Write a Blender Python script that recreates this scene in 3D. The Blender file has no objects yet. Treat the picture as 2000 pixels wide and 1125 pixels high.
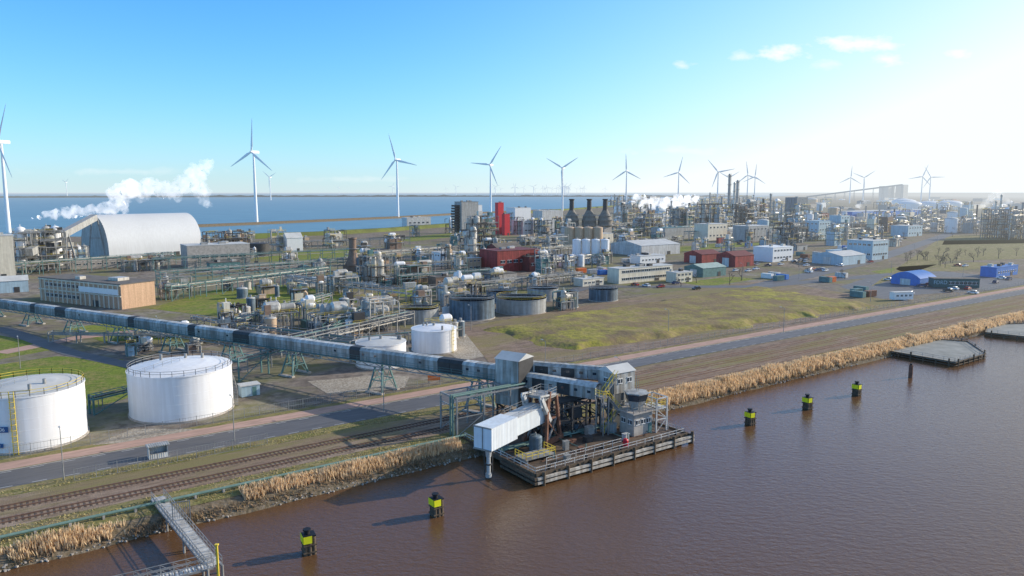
import bpy, bmesh, math, random, time
from mathutils import Vector, Matrix, noise
T0=time.time()
R=random.Random(11)
sc=bpy.context.scene
COL=sc.collection
F=2000*26/36.0; H=45.0
PITCH=math.atan(187.5/F); cp=math.cos(PITCH); sp=math.sin(PITCH)
AZ=54.8
ua=(math.sin(math.radians(AZ)),math.cos(math.radians(AZ)))
QROT=math.radians(90-AZ)
def survey(px,py,z=0.0):
    a=(px-1000)/F; b=(py-562.5)/F
    fy=cp-b*sp; fz=-sp-b*cp
    t=(z-H)/fz
    return Vector((a*t,fy*t,z)),t
def P(px,py,z=0.0): return survey(px,py,z)[0]
def W(s,t,z=0.0): return Vector((ua[0]*s-ua[1]*t, ua[1]*s+ua[0]*t, z))
def ST(px,py,z=0.0):
    p=P(px,py,z); return (ua[0]*p.x+ua[1]*p.y, -ua[1]*p.x+ua[0]*p.y)
# ---------------------------------------------------------------- materials
MATS={}
def mat(name,col,rough=.7,metal=0,var=.18,scale=.6,bump=0,bscale=None,streak=0,col2=None,rib=0,ribaxis=0,spec=.4):
    if name in MATS: return MATS[name]
    m=bpy.data.materials.new(name); m.use_nodes=True
    nt=m.node_tree; N=nt.nodes; L=nt.links
    b=N['Principled BSDF']; b.inputs['Roughness'].default_value=rough; b.inputs['Metallic'].default_value=metal
    b.inputs['Specular IOR Level'].default_value=spec
    tc=N.new('ShaderNodeTexCoord')
    n=N.new('ShaderNodeTexNoise'); n.inputs['Scale'].default_value=scale; n.inputs['Detail'].default_value=6; n.inputs['Roughness'].default_value=.62
    L.new(tc.outputs['Object'],n.inputs['Vector'])
    r=N.new('ShaderNodeValToRGB'); r.color_ramp.elements[0].position=.3; r.color_ramp.elements[1].position=.7
    c0=[max(0,x*(1-var)) for x in col] if col2 is None else list(col)
    c1=[min(1,x*(1+var)) for x in col] if col2 is None else list(col2)
    r.color_ramp.elements[0].color=(*c0,1); r.color_ramp.elements[1].color=(*c1,1)
    L.new(n.outputs['Fac'],r.inputs['Fac'])
    out=r.outputs['Color']
    if streak>0:
        mp=N.new('ShaderNodeMapping'); mp.inputs['Scale'].default_value=(1.3,1.3,.08)
        L.new(tc.outputs['Object'],mp.inputs['Vector'])
        n2=N.new('ShaderNodeTexNoise'); n2.inputs['Scale'].default_value=1.0; n2.inputs['Detail'].default_value=5
        L.new(mp.outputs['Vector'],n2.inputs['Vector'])
        r2=N.new('ShaderNodeValToRGB'); r2.color_ramp.elements[0].position=.42; r2.color_ramp.elements[0].color=(1-streak,1-streak*1.1,1-streak*1.2,1)
        r2.color_ramp.elements[1].position=.62; r2.color_ramp.elements[1].color=(1,1,1,1)
        L.new(n2.outputs['Fac'],r2.inputs['Fac'])
        mx=N.new('ShaderNodeMix'); mx.data_type='RGBA'; mx.blend_type='MULTIPLY'; mx.inputs['Factor'].default_value=1
        L.new(out,mx.inputs[6]); L.new(r2.outputs['Color'],mx.inputs[7]); out=mx.outputs[2]
    L.new(out,b.inputs['Base Color'])
    if rib>0:
        w=N.new('ShaderNodeTexWave'); w.inputs['Scale'].default_value=rib; w.bands_direction='XYZ'[ribaxis]
        L.new(tc.outputs['Object'],w.inputs['Vector'])
        bp=N.new('ShaderNodeBump'); bp.inputs['Strength'].default_value=.5; bp.inputs['Distance'].default_value=.08
        L.new(w.outputs['Fac'],bp.inputs['Height']); L.new(bp.outputs['Normal'],b.inputs['Normal'])
    if bump>0:
        n3=N.new('ShaderNodeTexNoise'); n3.inputs['Scale'].default_value=bscale or scale*4; n3.inputs['Detail'].default_value=5
        L.new(tc.outputs['Object'],n3.inputs['Vector'])
        bp=N.new('ShaderNodeBump'); bp.inputs['Strength'].default_value=1; bp.inputs['Distance'].default_value=bump
        L.new(n3.outputs['Fac'],bp.inputs['Height']); L.new(bp.outputs['Normal'],b.inputs['Normal'])
    MATS[name]=m; return m
white=mat('tank_white_paint',(.88,.86,.84),.45,streak=.08,var=.04,scale=.2)
turbw=mat('turbine_white',(.84,.84,.84),.4,var=.03)
grey=mat('cladding_grey',(.42,.42,.40),.55,streak=.25,var=.16,rib=.9)
lgrey=mat('cladding_light',(.64,.63,.60),.5,streak=.25,var=.14,rib=.9)
pale=mat('boom_pale_blue',(.76,.80,.81),.4,streak=.12,var=.05,rib=.7)
dark=mat('dark_steel',(.055,.052,.05),.6,var=.3)
steel=mat('galvanised_steel',(.31,.30,.28),.5,metal=.15,var=.3)
teal=mat('teal_steel',(.10,.20,.19),.55,var=.3)
silver=mat('aluminium_cladding',(.62,.58,.51),.42,metal=.25,var=.25,scale=.5,streak=.2)
yellow=mat('safety_yellow',(.74,.54,.06),.5,var=.25)
neon=mat('marker_yellow',(.88,.84,.02),.5,var=.08)
rust=mat('rusty_steel',(.20,.095,.06),.8,var=.45,scale=1.2)
red=mat('barn_red',(.36,.05,.045),.6,var=.25,streak=.35,rib=.7)
redlite=mat('signal_red',(.60,.02,.035),.5,var=.1)
darkred=mat('dark_red_roof',(.17,.045,.04),.7,var=.25)
brick=mat('tan_brick',(.60,.39,.25),.85,var=.15,scale=2,streak=.18)
cream=mat('cream_render',(.80,.71,.55),.8,var=.08,streak=.15)
conc=mat('concrete',(.42,.375,.325),.85,var=.25,scale=.8,bump=.02)
deckm=mat('stained_deck',(.055,.038,.028),.75,scale=.35,bump=.03,col2=(.18,.125,.085))
blue=mat('roof_blue',(.03,.17,.50),.5,var=.15)
lblue=mat('pale_blue_cladding',(.42,.55,.61),.5,var=.1,streak=.15)
dblue=mat('slate_blue_tank',(.15,.20,.24),.6,var=.25,streak=.4)
tan=mat('tan_tank',(.60,.43,.28),.5,var=.1,streak=.15)
roofd=mat('roof_felt',(.16,.14,.12),.9,var=.3,scale=.3)
roofl=mat('roof_light',(.56,.55,.52),.7,var=.15,scale=.3)
glass=mat('window_glass',(.03,.045,.06),.12,var=.2,spec=.8)
wood=mat('weathered_timber',(.12,.085,.055),.9,var=.45,scale=2)
pwood=mat('bleached_timber',(.58,.53,.45),.85,var=.35,scale=1,streak=.35)
black=mat('bitumen_black',(.012,.012,.014),.6,var=.2)
orange=mat('orange_board',(.8,.20,.05),.6,var=.1)
signb=mat('sign_blue',(.03,.10,.25),.5,var=.05)
txt=mat('sign_white',(.82,.80,.76),.5,var=.05)
brown=mat('brown_refractory',(.24,.16,.115),.8,var=.3)
rail=mat('rail_steel',(.26,.15,.10),.45,metal=.4,var=.2)
sleeper=mat('sleeper_wood',(.12,.085,.065),.95,var=.4)
pipeg=mat('green_pipe',(.16,.25,.21),.5,var=.2)
tyre=mat('rubber',(.02,.02,.02),.9,var=.1)
containerg=mat('container_dark',(.025,.10,.10),.6,var=.15)
furn=mat('furnace_grey_brown',(.20,.175,.145),.7,var=.35,scale=.3)
def gmat(name,cols,scales,bump=.05,bs=2,rough=.95,spec=.15,stretch=None):
    m=bpy.data.materials.new(name); m.use_nodes=True; nt=m.node_tree; N=nt.nodes; L=nt.links
    b=N['Principled BSDF']; b.inputs['Roughness'].default_value=rough; b.inputs['Specular IOR Level'].default_value=spec
    g=N.new('ShaderNodeNewGeometry')
    prev=None
    for i,(c,s) in enumerate(zip(cols,scales)):
        rgb=N.new('ShaderNodeRGB'); rgb.outputs[0].default_value=(*c,1)
        if prev is None: prev=rgb.outputs[0]; continue
        n=N.new('ShaderNodeTexNoise'); n.inputs['Scale'].default_value=s; n.inputs['Detail'].default_value=8; n.inputs['Roughness'].default_value=.68
        mp=N.new('ShaderNodeMapping'); mp.inputs['Location'].default_value=(i*31.7,i*17.3,i*5)
        src=g.outputs['Position']
        if stretch:
            m0=N.new('ShaderNodeMapping'); m0.inputs['Rotation'].default_value=(0,0,-QROT); L.new(src,m0.inputs['Vector']); src=m0.outputs[0]
            mp.inputs['Scale'].default_value=(stretch,1,1)
        L.new(src,mp.inputs['Vector']); L.new(mp.outputs['Vector'],n.inputs['Vector'])
        r=N.new('ShaderNodeMapRange'); r.inputs[1].default_value=.44; r.inputs[2].default_value=.6
        L.new(n.outputs['Fac'],r.inputs[0])
        mx=N.new('ShaderNodeMix'); mx.data_type='RGBA'
        L.new(r.outputs[0],mx.inputs['Factor']); L.new(prev,mx.inputs[6]); L.new(rgb.outputs[0],mx.inputs[7]); prev=mx.outputs[2]
    L.new(prev,b.inputs['Base Color'])
    if bump>0:
        n=N.new('ShaderNodeTexNoise'); n.inputs['Scale'].default_value=bs; n.inputs['Detail'].default_value=5
        L.new(g.outputs['Position'],n.inputs['Vector'])
        bp=N.new('ShaderNodeBump'); bp.inputs['Strength'].default_value=1; bp.inputs['Distance'].default_value=bump
        L.new(n.outputs['Fac'],bp.inputs['Height']); L.new(bp.outputs['Normal'],b.inputs['Normal'])
    MATS[name]=m; return m
gm_ground=gmat('ground_mix',[(.23,.18,.135),(.19,.19,.07),(.30,.24,.185),(.15,.12,.095)],[0,.03,.05,.4])
gm_yard=gmat('yard_paving',[(.24,.195,.16),(.33,.285,.24),(.15,.125,.105),(.20,.19,.08)],[0,.08,.3,.035],.03)
gm_grass=gmat('lawn_grass',[(.19,.24,.035),(.26,.27,.05),(.30,.24,.09),(.13,.175,.03)],[0,.05,.12,.9],.12)
gm_moss=gmat('mossy_field',[(.36,.315,.055),(.44,.375,.085),(.31,.225,.125),(.25,.225,.055),(.22,.16,.09)],[0,.04,.024,.5,.11],.25,.8)
gm_soil=gmat('brown_soil',[(.26,.185,.14),(.34,.25,.19),(.19,.135,.10),(.24,.20,.09)],[0,.1,.6,.05],.12,1.5,stretch=.4)
gm_road=gmat('asphalt',[(.150,.142,.140),(.18,.17,.168),(.12,.115,.113)],[0,.1,1.5],.006,20,.65,.3,.1)
gm_pink=gmat('red_cycle_path',[(.52,.33,.26),(.56,.37,.30),(.42,.28,.22)],[0,.2,1.1],.01,10,stretch=.2)
gm_verge=gmat('dry_verge',[(.29,.245,.10),(.37,.29,.16),(.23,.175,.10),(.18,.175,.055)],[0,.15,.5,.9],.12,stretch=.35)
gm_ballast=gmat('ballast',[(.29,.20,.145),(.37,.28,.21),(.20,.14,.10),(.24,.20,.09)],[0,.15,1.4,.12],.08,5,stretch=.25)
gm_gravel=gmat('pale_gravel',[(.50,.44,.36),(.40,.34,.27),(.26,.22,.17)],[0,.4,1.8],.12,3)
gm_bank=gmat('stone_bank',[(.17,.125,.075),(.11,.09,.055),(.22,.175,.125)],[0,.5,1.6],.2,2)
gm_dyke=gmat('dyke_grass',[(.17,.20,.05),(.21,.22,.06),(.14,.15,.045)],[0,.02,.05],.1,1)
# ---------------------------------------------------------------- mesh builder
class MB:
    def __init__(s): s.v=[];s.f=[];s.m=[];s.sm=[]
    def add(s,vs,fs,mi=0,smooth=False):
        o=len(s.v); s.v+= [tuple(x) for x in vs]
        for f in fs: s.f.append([i+o for i in f]); s.m.append(mi); s.sm.append(smooth)
    def box(s,c,d,mi=0,rz=0):
        x,y,z=d[0]/2,d[1]/2,d[2]/2; ca,sa=math.cos(rz),math.sin(rz); vs=[]
        for i in ((-1,-1,-1),(1,-1,-1),(1,1,-1),(-1,1,-1),(-1,-1,1),(1,-1,1),(1,1,1),(-1,1,1)):
            a,b=i[0]*x,i[1]*y; vs.append((c[0]+a*ca-b*sa,c[1]+a*sa+b*ca,c[2]+i[2]*z))
        s.add(vs,[(0,3,2,1),(4,5,6,7),(0,1,5,4),(1,2,6,5),(2,3,7,6),(3,0,4,7)],mi); return s
    def bb(s,x0,x1,y0,y1,z0,z1,mi=0): return s.box(((x0+x1)/2,(y0+y1)/2,(z0+z1)/2),(x1-x0,y1-y0,z1-z0),mi)
    def cyl(s,p0,p1,r,mi=0,n=8,r2=None,caps=True,smooth=True,ph=0):
        p0=Vector(p0);p1=Vector(p1); d=p1-p0
        if d.length<1e-6: return s
        d.normalize(); a=Vector((0,0,1)) if abs(d.z)<.9 else Vector((1,0,0))
        e=d.cross(a).normalized(); g=e.cross(d)*-1
        r2=r if r2 is None else r2
        vs=[]
        for k,(p,rr) in enumerate(((p0,r),(p1,r2))):
            for i in range(n):
                t=2*math.pi*(i+.5)/n+ph; vs.append(p+(e*math.cos(t)+g*math.sin(t))*rr)
        fs=[(i,(i+1)%n,n+(i+1)%n,n+i) for i in range(n)]
        s.add(vs,fs,mi,smooth and n>5)
        if caps:
            s.add(vs[:n],[tuple(range(n-1,-1,-1))],mi); s.add(vs[n:],[tuple(range(n))],mi)
        return s
    def beam(s,p0,p1,w=.3,mi=0): return s.cyl(p0,p1,w*.7071,mi,4,smooth=False,caps=w>.2)
    def lathe(s,prof,c=(0,0,0),mi=0,n=32,smooth=True):
        vs=[]
        for (r,z) in prof:
            for i in range(n):
                t=2*math.pi*i/n; vs.append((c[0]+r*math.cos(t),c[1]+r*math.sin(t),c[2]+z))
        for k in range(len(prof)-1):
            a=vs[k*n:(k+1)*n]; b=vs[(k+1)*n:(k+2)*n]
            s.add(a+b,[(i,(i+1)%n,n+(i+1)%n,n+i) for i in range(n)],mi,smooth)
        return s
    def poly(s,pts,mi=0): s.add(pts,[tuple(range(len(pts)))],mi); return s
    def ext(s,prof,y0,y1,mi=0):
        n=len(prof); vs=[(x,y0,z) for x,z in prof]+[(x,y1,z) for x,z in prof]
        s.add(vs,[(i,(i+1)%n,n+(i+1)%n,n+i) for i in range(n)]+[tuple(range(n-1,-1,-1)),tuple(range(n,2*n))],mi); return s
    def rail(s,pts,h=1.1,step=2.0,w=.06,mi=0,closed=False):
        pts=[Vector(p) for p in pts]
        if closed: pts.append(pts[0])
        for a,b in zip(pts[:-1],pts[1:]):
            d=(b-a); k=max(1,int(round(d.length/step)))
            for i in range(k+1):
                q=a+d*(i/k); s.beam(q,q+Vector((0,0,h)),w,mi)
            for hh in (h,h*.55): s.beam(a+Vector((0,0,hh)),b+Vector((0,0,hh)),w,mi)
        return s
    def mesh(s,name,mats):
        me=bpy.data.meshes.new(name); me.from_pydata(s.v,[],s.f)
        for m in mats: me.materials.append(m)
        me.polygons.foreach_set('material_index',s.m); me.polygons.foreach_set('use_smooth',s.sm)
        if len(s.f)<6000:
            bm=bmesh.new(); bm.from_mesh(me); bmesh.ops.recalc_face_normals(bm,faces=bm.faces); bm.to_mesh(me); bm.free()
        me.update(); return me
def tag(o,label,cat,group=None,kind=None):
    if label: o['label']=label
    if cat: o['category']=cat
    if group: o['group']=group
    if kind: o['kind']=kind
def thing(name,label,cat,loc,rz=0,group=None):
    e=bpy.data.objects.new(name,None); e.empty_display_size=.5; e.location=loc; e.rotation_euler=(0,0,rz); COL.objects.link(e)
    tag(e,label,cat,group); return e
def part(root,name,mb,mats,label=None,loc=None):
    me=mb.mesh(name,mats) if isinstance(mb,MB) else mb
    o=bpy.data.objects.new(name,me); COL.objects.link(o); o.parent=root
    if loc is not None: o.location=loc
    if label: o['label']=label
    return o
def solo(name,label,cat,mb,mats,loc=(0,0,0),rz=0,group=None,kind=None):
    o=bpy.data.objects.new(name,mb.mesh(name,mats) if isinstance(mb,MB) else mb); o.location=loc; o.rotation_euler=(0,0,rz); COL.objects.link(o)
    tag(o,label,cat,group,kind); return o
def clone(root,kids,loc,rz=None,scale=None):
    r=root.copy(); COL.objects.link(r); r.location=loc
    if rz is not None: r.rotation_euler=(0,0,rz)
    if scale: r.scale=(scale,)*3
    for c in kids:
        k=c.copy(); COL.objects.link(k); k.parent=r
    return r
def sheet(name,pts,z,m,kind='structure'):
    me=bpy.data.meshes.new(name); bm=bmesh.new()
    f=bm.faces.new([bm.verts.new((p[0],p[1],z)) for p in pts])
    f.normal_update()
    if f.normal.z<0: f.normal_flip()
    bmesh.ops.triangulate(bm,faces=bm.faces); bm.to_mesh(me); bm.free(); me.materials.append(m)
    o=bpy.data.objects.new(name,me); COL.objects.link(o); o['kind']=kind; return o
def stsheet(name,s0,s1,t0,t1,z,m): return sheet(name,[W(s0,t0),W(s1,t0),W(s1,t1),W(s0,t1)],z,m)
def pxsheet(name,pts,z,m): return sheet(name,[P(*q) for q in pts],z,m)

# ---------------------------------------------------------------- camera, light, sky
cam=bpy.data.cameras.new('camera'); co=bpy.data.objects.new('camera',cam); COL.objects.link(co)
cam.lens=26; cam.sensor_width=36; cam.clip_end=80000; cam.clip_start=.5
co.location=(0,0,H); co.rotation_euler=(math.pi/2-PITCH,0,0); sc.camera=co
SAZ=math.radians(70); SEL=math.radians(21)
sd=Vector((math.sin(SAZ)*math.cos(SEL),math.cos(SAZ)*math.cos(SEL),math.sin(SEL)))
sl=bpy.data.lights.new('sun','SUN'); sl.energy=5.0; sl.angle=math.radians(.5); sl.color=(1,.92,.79)
so=bpy.data.objects.new('sun',sl); so.rotation_euler=sd.to_track_quat('Z','Y').to_euler(); COL.objects.link(so)
wd=bpy.data.worlds.new('World'); sc.world=wd; wd.use_nodes=True
N=wd.node_tree.nodes; L=wd.node_tree.links; bg=N['Background']
sky=N.new('ShaderNodeTexSky'); sky.sky_type='NISHITA'; sky.sun_disc=False; sky.sun_elevation=SEL; sky.sun_rotation=SAZ
sky.air_density=1.0; sky.dust_density=.6; sky.ozone_density=2.0; sky.altitude=0
bg.inputs['Strength'].default_value=.15
def wmath(op,a,b=None,clamp=False):
    n=N.new('ShaderNodeMath'); n.operation=op; n.use_clamp=clamp
    for i,x in enumerate((a,b)):
        if x is None: continue
        if isinstance(x,(int,float)): n.inputs[i].default_value=x
        else: L.new(x,n.inputs[i])
    return n.outputs[0]
tc=N.new('ShaderNodeTexCoord'); sx=N.new('ShaderNodeSeparateXYZ'); L.new(tc.outputs['Generated'],sx.inputs[0])
ysafe=wmath('MAXIMUM',sx.outputs[1],.05)
U=wmath('DIVIDE',sx.outputs[0],ysafe); V=wmath('DIVIDE',sx.outputs[2],ysafe)
cmb=N.new('ShaderNodeCombineXYZ'); L.new(U,cmb.inputs[0]); L.new(wmath('MULTIPLY',V,2.0),cmb.inputs[1])
cn=N.new('ShaderNodeTexNoise'); cn.inputs['Scale'].default_value=22; cn.inputs['Detail'].default_value=7; cn.inputs['Roughness'].default_value=.6
L.new(cmb.outputs[0],cn.inputs['Vector'])
mask=None
def uv(px,py):
    a=(px-1000)/F;b=(py-562.5)/F; y=cp-b*sp; return a/y,(-sp-b*cp)/y
for (px,py,rx,ry,k) in [(1525,103,46,17,1),(1672,86,85,15,1),(1735,116,38,13,.9),(1332,127,24,8,.7),(1868,103,24,10,1),(1447,110,26,10,.5),(1605,128,30,9,.4),(1310,295,90,8,.35),(250,335,160,7,.22),(700,350,120,6,.2)]:
    u0,v0=uv(px,py)
    du=wmath('DIVIDE',wmath('SUBTRACT',U,u0),rx/F); dv=wmath('DIVIDE',wmath('SUBTRACT',V,v0),ry/F)
    d=wmath('SQRT',wmath('ADD',wmath('MULTIPLY',du,du),wmath('MULTIPLY',dv,dv)))
    e=wmath('MULTIPLY',wmath('SUBTRACT',wmath('ADD',1.05,wmath('MULTIPLY',wmath('SUBTRACT',cn.outputs['Fac'],.5),4.2)),d),.9,True)
    e=wmath('MULTIPLY',e,k)
    mask=e if mask is None else wmath('MAXIMUM',mask,e)
mask=wmath('MULTIPLY',mask,wmath('GREATER_THAN',sx.outputs[1],.1))
dotn=N.new('ShaderNodeVectorMath'); dotn.operation='DOT_PRODUCT'; L.new(tc.outputs['Generated'],dotn.inputs[0]); dotn.inputs[1].default_value=sd
dpos=wmath('MAXIMUM',dotn.outputs['Value'],0)
elev=wmath('MINIMUM',wmath('MAXIMUM',sx.outputs[2],0),1); ie=wmath('SUBTRACT',1,elev)
hz=wmath('MULTIPLY',wmath('POWER',ie,12),.60)
hz=wmath('ADD',hz,wmath('MULTIPLY',wmath('MULTIPLY',wmath('POWER',dpos,2.6),3.2),wmath('POWER',ie,5.5)))
hz=wmath('ADD',hz,wmath('MULTIPLY',wmath('POWER',dpos,9),1.3))
hz=wmath('MINIMUM',hz,1)
tint=N.new('ShaderNodeMix'); tint.data_type='RGBA'; tint.blend_type='MULTIPLY'; tint.inputs['Factor'].default_value=1
tc2=N.new('ShaderNodeMix'); tc2.data_type='RGBA'; L.new(wmath('MULTIPLY',wmath('SUBTRACT',elev,.40),3.5,True),tc2.inputs['Factor'])
tc2.inputs[6].default_value=(.42,1.13,1.85,1); tc2.inputs[7].default_value=(1.45,1.36,1.28,1)  # unseen upper sky tinted brighter and neutral, added as fill light
L.new(sky.outputs[0],tint.inputs[6]); L.new(tc2.outputs[2],tint.inputs[7])
m1=N.new('ShaderNodeMix'); m1.data_type='RGBA'; L.new(hz,m1.inputs['Factor']); L.new(tint.outputs[2],m1.inputs[6]); m1.inputs[7].default_value=(6.5,6.9,7.0,1)
m2=N.new('ShaderNodeMix'); m2.data_type='RGBA'; L.new(mask,m2.inputs['Factor']); L.new(m1.outputs[2],m2.inputs[6]); m2.inputs[7].default_value=(7.2,7.2,7.2,1)
L.new(m2.outputs[2],bg.inputs['Color'])
sc.view_settings.view_transform='Standard'; sc.view_settings.look='None'; sc.view_settings.exposure=0

# ---------------------------------------------------------------- water
def water(name,cola,colb,b1,s1,b2,s2,rough):
    m=bpy.data.materials.new(name); m.use_nodes=True; N=m.node_tree.nodes; L=m.node_tree.links
    b=N['Principled BSDF']; b.inputs['Roughness'].default_value=rough; b.inputs['IOR'].default_value=1.33
    g=N.new('ShaderNodeNewGeometry')
    n=N.new('ShaderNodeTexNoise'); n.inputs['Scale'].default_value=.015; n.inputs['Detail'].default_value=4; L.new(g.outputs['Position'],n.inputs['Vector'])
    r=N.new('ShaderNodeValToRGB'); r.color_ramp.elements[0].position=.35; r.color_ramp.elements[1].position=.65
    r.color_ramp.elements[0].color=(*cola,1); r.color_ramp.elements[1].color=(*colb,1)
    L.new(n.outputs['Fac'],r.inputs['Fac']); L.new(r.outputs['Color'],b.inputs['Base Color'])
    mp=N.new('ShaderNodeMapping'); mp.inputs['Rotation'].default_value=(0,0,math.radians(25)); mp.inputs['Scale'].default_value=(.7,1.3,1)
    L.new(g.outputs['Position'],mp.inputs['Vector'])
    n1=N.new('ShaderNodeTexNoise'); n1.inputs['Scale'].default_value=s1; n1.inputs['Detail'].default_value=5; n1.inputs['Roughness'].default_value=.6; L.new(mp.outputs[0],n1.inputs['Vector'])
    n2=N.new('ShaderNodeTexNoise'); n2.inputs['Scale'].default_value=s2; n2.inputs['Detail'].default_value=3; L.new(mp.outputs[0],n2.inputs['Vector'])
    p1=N.new('ShaderNodeBump'); p1.inputs['Strength'].default_value=1; p1.inputs['Distance'].default_value=b1; L.new(n1.outputs['Fac'],p1.inputs['Height'])
    p2=N.new('ShaderNodeBump'); p2.inputs['Strength'].default_value=1; p2.inputs['Distance'].default_value=b2; L.new(n2.outputs['Fac'],p2.inputs['Height']); L.new(p1.outputs['Normal'],p2.inputs['Normal'])
    L.new(p2.outputs['Normal'],b.inputs['Normal'])
    return m
wm=water('harbour_water',(.125,.062,.028),(.145,.078,.038),.05,3.0,.08,1.1,.08)
sm_=water('sea_water',(.13,.26,.33),(.16,.30,.37),.25,.35,.5,.06,.45)
WZ=-1.6
sheet('harbour_water',[W(-700,-600),W(2500,-600),W(2500,111),W(-700,111)],WZ,wm)
sheet('sea',[(-60000,150),(60000,150),(60000,60000),(-60000,60000)],WZ-.3,sm_)
# ---------------------------------------------------------------- land
coast=[P(1560,381.5),P(1400,388),P(1240,399),P(1100,409),P(1000,418),P(885,438),P(760,450),P(620,458),P(500,467),P(380,466),P(150,462),P(0,462),P(-400,464)]
land=[W(-700,110),W(2800,110),Vector((9000,2000,0)),Vector((40000,20000,0)),Vector((24000,40000,0)),Vector((14500,40000,0))]+coast+[Vector((-900,200,0))]
sheet('ground',land,0,gm_ground)
mb=MB(); n=240; vs=[];fs=[]; S0,S1=-400,1400
rows=[(110.2,.02),(108.8,-.3),(107.4,-1.1),(105.5,-2.8)]
for i in range(n+1):
    s=S0+(S1-S0)*i/n
    for (t,z) in rows:
        j=(noise.noise(Vector((s*.15,t,0)))*1.0) if z<-.1 else 0
        vs.append(W(s,t+j,z))
for i in range(n):
    for k in range(3):
        a=i*4+k; fs.append((a,a+1,a+5,a+4))
mb.add(vs,fs,0,True); solo('harbour_bank_slope',None,None,mb,[gm_bank],kind='structure')
def strip(name,pts,w,h,m,z0=-3):
    pts=[Vector((p.x,p.y,0)) for p in pts]; vs=[];fs=[]
    prof=[(-w/2-h*1.5,z0),(-w/2,h),(w/2,h),(w/2+h*1.5,z0)]
    q=[]
    for a,b in zip(pts[:-1],pts[1:]):
        k=max(1,int((b-a).length/40))
        for i in range(k): q.append(a+(b-a)*i/k)
    q.append(pts[-1])
    for i,p in enumerate(q):
        d=(q[min(i+1,len(q)-1)]-q[max(i-1,0)]).normalized(); nn=Vector((-d.y,d.x,0))
        for (o,z) in prof:
            vs.append(p+nn*(o+noise.noise(p*.02+Vector((o,0,0)))*w*.25)+Vector((0,0,z)))
    for i in range(len(q)-1):
        for k in range(3): a=i*4+k; fs.append((a,a+4,a+5,a+1))
    mb=MB(); mb.add(vs,fs,0,True); return solo(name,None,None,mb,[m],kind='structure')
strip('sea_dyke',[P(480,464),P(620,459),P(760,451),P(885,441)],14,3.5,gm_dyke)
strip('breakwater',[P(380,441),P(500,436),P(640,430),P(780,424),P(900,417),P(1040,411),P(1120,409)],8,1.6,gm_bank)
strip('far_embankment',[P(1000,418),P(1240,400),P(1400,389)],14,3,gm_dyke)
pxsheet('yard_paving',[(-400,700),(-200,560),(0,500),(300,488),(800,478),(1250,470),(1500,480),(1150,540),(1100,575),(960,620),(930,660),(1120,690),(640,785),(0,900),(-400,960)],.02,gm_yard)
pxsheet('estate_paving',[(900,470),(1250,470),(1500,480),(1700,470),(2000,430),(2000,400),(1400,392),(1200,410),(1000,440)],.02,gm_yard)
for pts in ([(-100,650),(0,655),(60,668),(105,683),(0,702),(-100,712)],
            [(-100,725),(0,712),(110,696),(240,702),(262,735),(258,775),(175,800),(60,770),(-100,800)],
            [(290,603),(420,566),(560,556),(690,575),(700,590),(600,617),(450,622)],
            [(130,640),(250,628),(430,640),(420,660),(200,668)]):
    pxsheet('lawn',pts,.05,gm_grass)
for pts in ([(490,505),(600,490),(735,484),(700,500),(560,512)],[(720,575),(800,560),(880,566),(800,580)],[(1330,552),(1430,540),(1480,545),(1380,560)],
            [(770,466),(880,455),(895,462),(800,472)],[(1290,487),(1400,475),(1500,474),(1480,480),(1320,492)],[(1760,545),(1700,530),(1830,512),(1850,520)]):
    pxsheet('grass_patch',pts,.045,gm_grass)
for pts in ([(1740,522),(1900,512),(1990,516),(1860,530),(1760,530)],[(1700,560),(1830,470),(2000,468),(2200,470),(2200,500),(1850,510)],[(1840,478),(2300,470),(2300,455),(1850,460)]):
    pxsheet('meadow',pts,.047,gm_verge)
for pts in ([(600,745),(720,735),(800,735),(790,758),(640,770)],[(930,640),(980,690),(900,705),(860,680)],[(180,870),(260,838),(440,838),(330,858)]):
    pxsheet('gravel_patch',pts,.06,gm_gravel)
pxsheet('soil_patch',[(900,640),(1180,590),(1380,560),(1500,548),(1760,590),(1740,610),(1120,706),(960,715)],.064,gm_soil)
stsheet('verge',-400,1400,110,118,.012,gm_verge)
stsheet('ballast_bed',-400,1400,117,129.5,.03,gm_ballast)
stsheet('verge',-400,1400,129.3,134.0,.045,gm_verge)
stsheet('ballast_bed',108,1400,111.5,117.5,.026,gm_soil)
stsheet('ballast_bed',108,1400,127.4,133.8,.052,gm_soil)
stsheet('main_road',-400,95,133.2,141.5,.06,gm_road)
sheet('main_road',[W(95,133.2),W(140,134.8),W(1600,134.8),W(1600,141.5),W(95,141.5)],.06,gm_road)
def stbox(name,s0,s1,t0,t1,z0,z1,m):
    mb=MB().bb(0,s1-s0,0,t1-t0,z0,z1); return solo(name,None,None,mb,[m],W(s0,t0),QROT,kind='structure')
stbox('kerb',-400,1600,141.5,141.7,0,.16,conc)
stsheet('cycle_path',-400,1600,142.3,146.2,.07,gm_pink)
stsheet('verge',-400,1600,141.7,142.3,.05,gm_verge)
stsheet('verge',-400,1600,146.2,148.5,.055,gm_verge)
mb=MB()
for i in range(260):
    s=-200+i*4.5; tt0=133.6 if s<95 else (135.1 if s>140 else None)
    if tt0: mb.poly([W(s,tt0,.068),W(s+2,tt0,.068),W(s+2,tt0+.15,.068),W(s,tt0+.15,.068)])
    mb.poly([W(s,140.9,.068),W(s+2,140.9,.068),W(s+2,141.05,.068),W(s,141.05,.068)])
solo('road_markings',None,None,mb,[roofl],kind='structure')
def road(pts,w,z,m,name='side_road'):
    q=[P(*p) for p in pts]; l=[];r=[]
    for i,p in enumerate(q):
        d=(q[min(i+1,len(q)-1)]-q[max(i-1,0)]).normalized(); nn=Vector((-d.y,d.x,0)); l.append(p+nn*w/2); r.append(p-nn*w/2)
    sheet(name,l+r[::-1],z,m)
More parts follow.
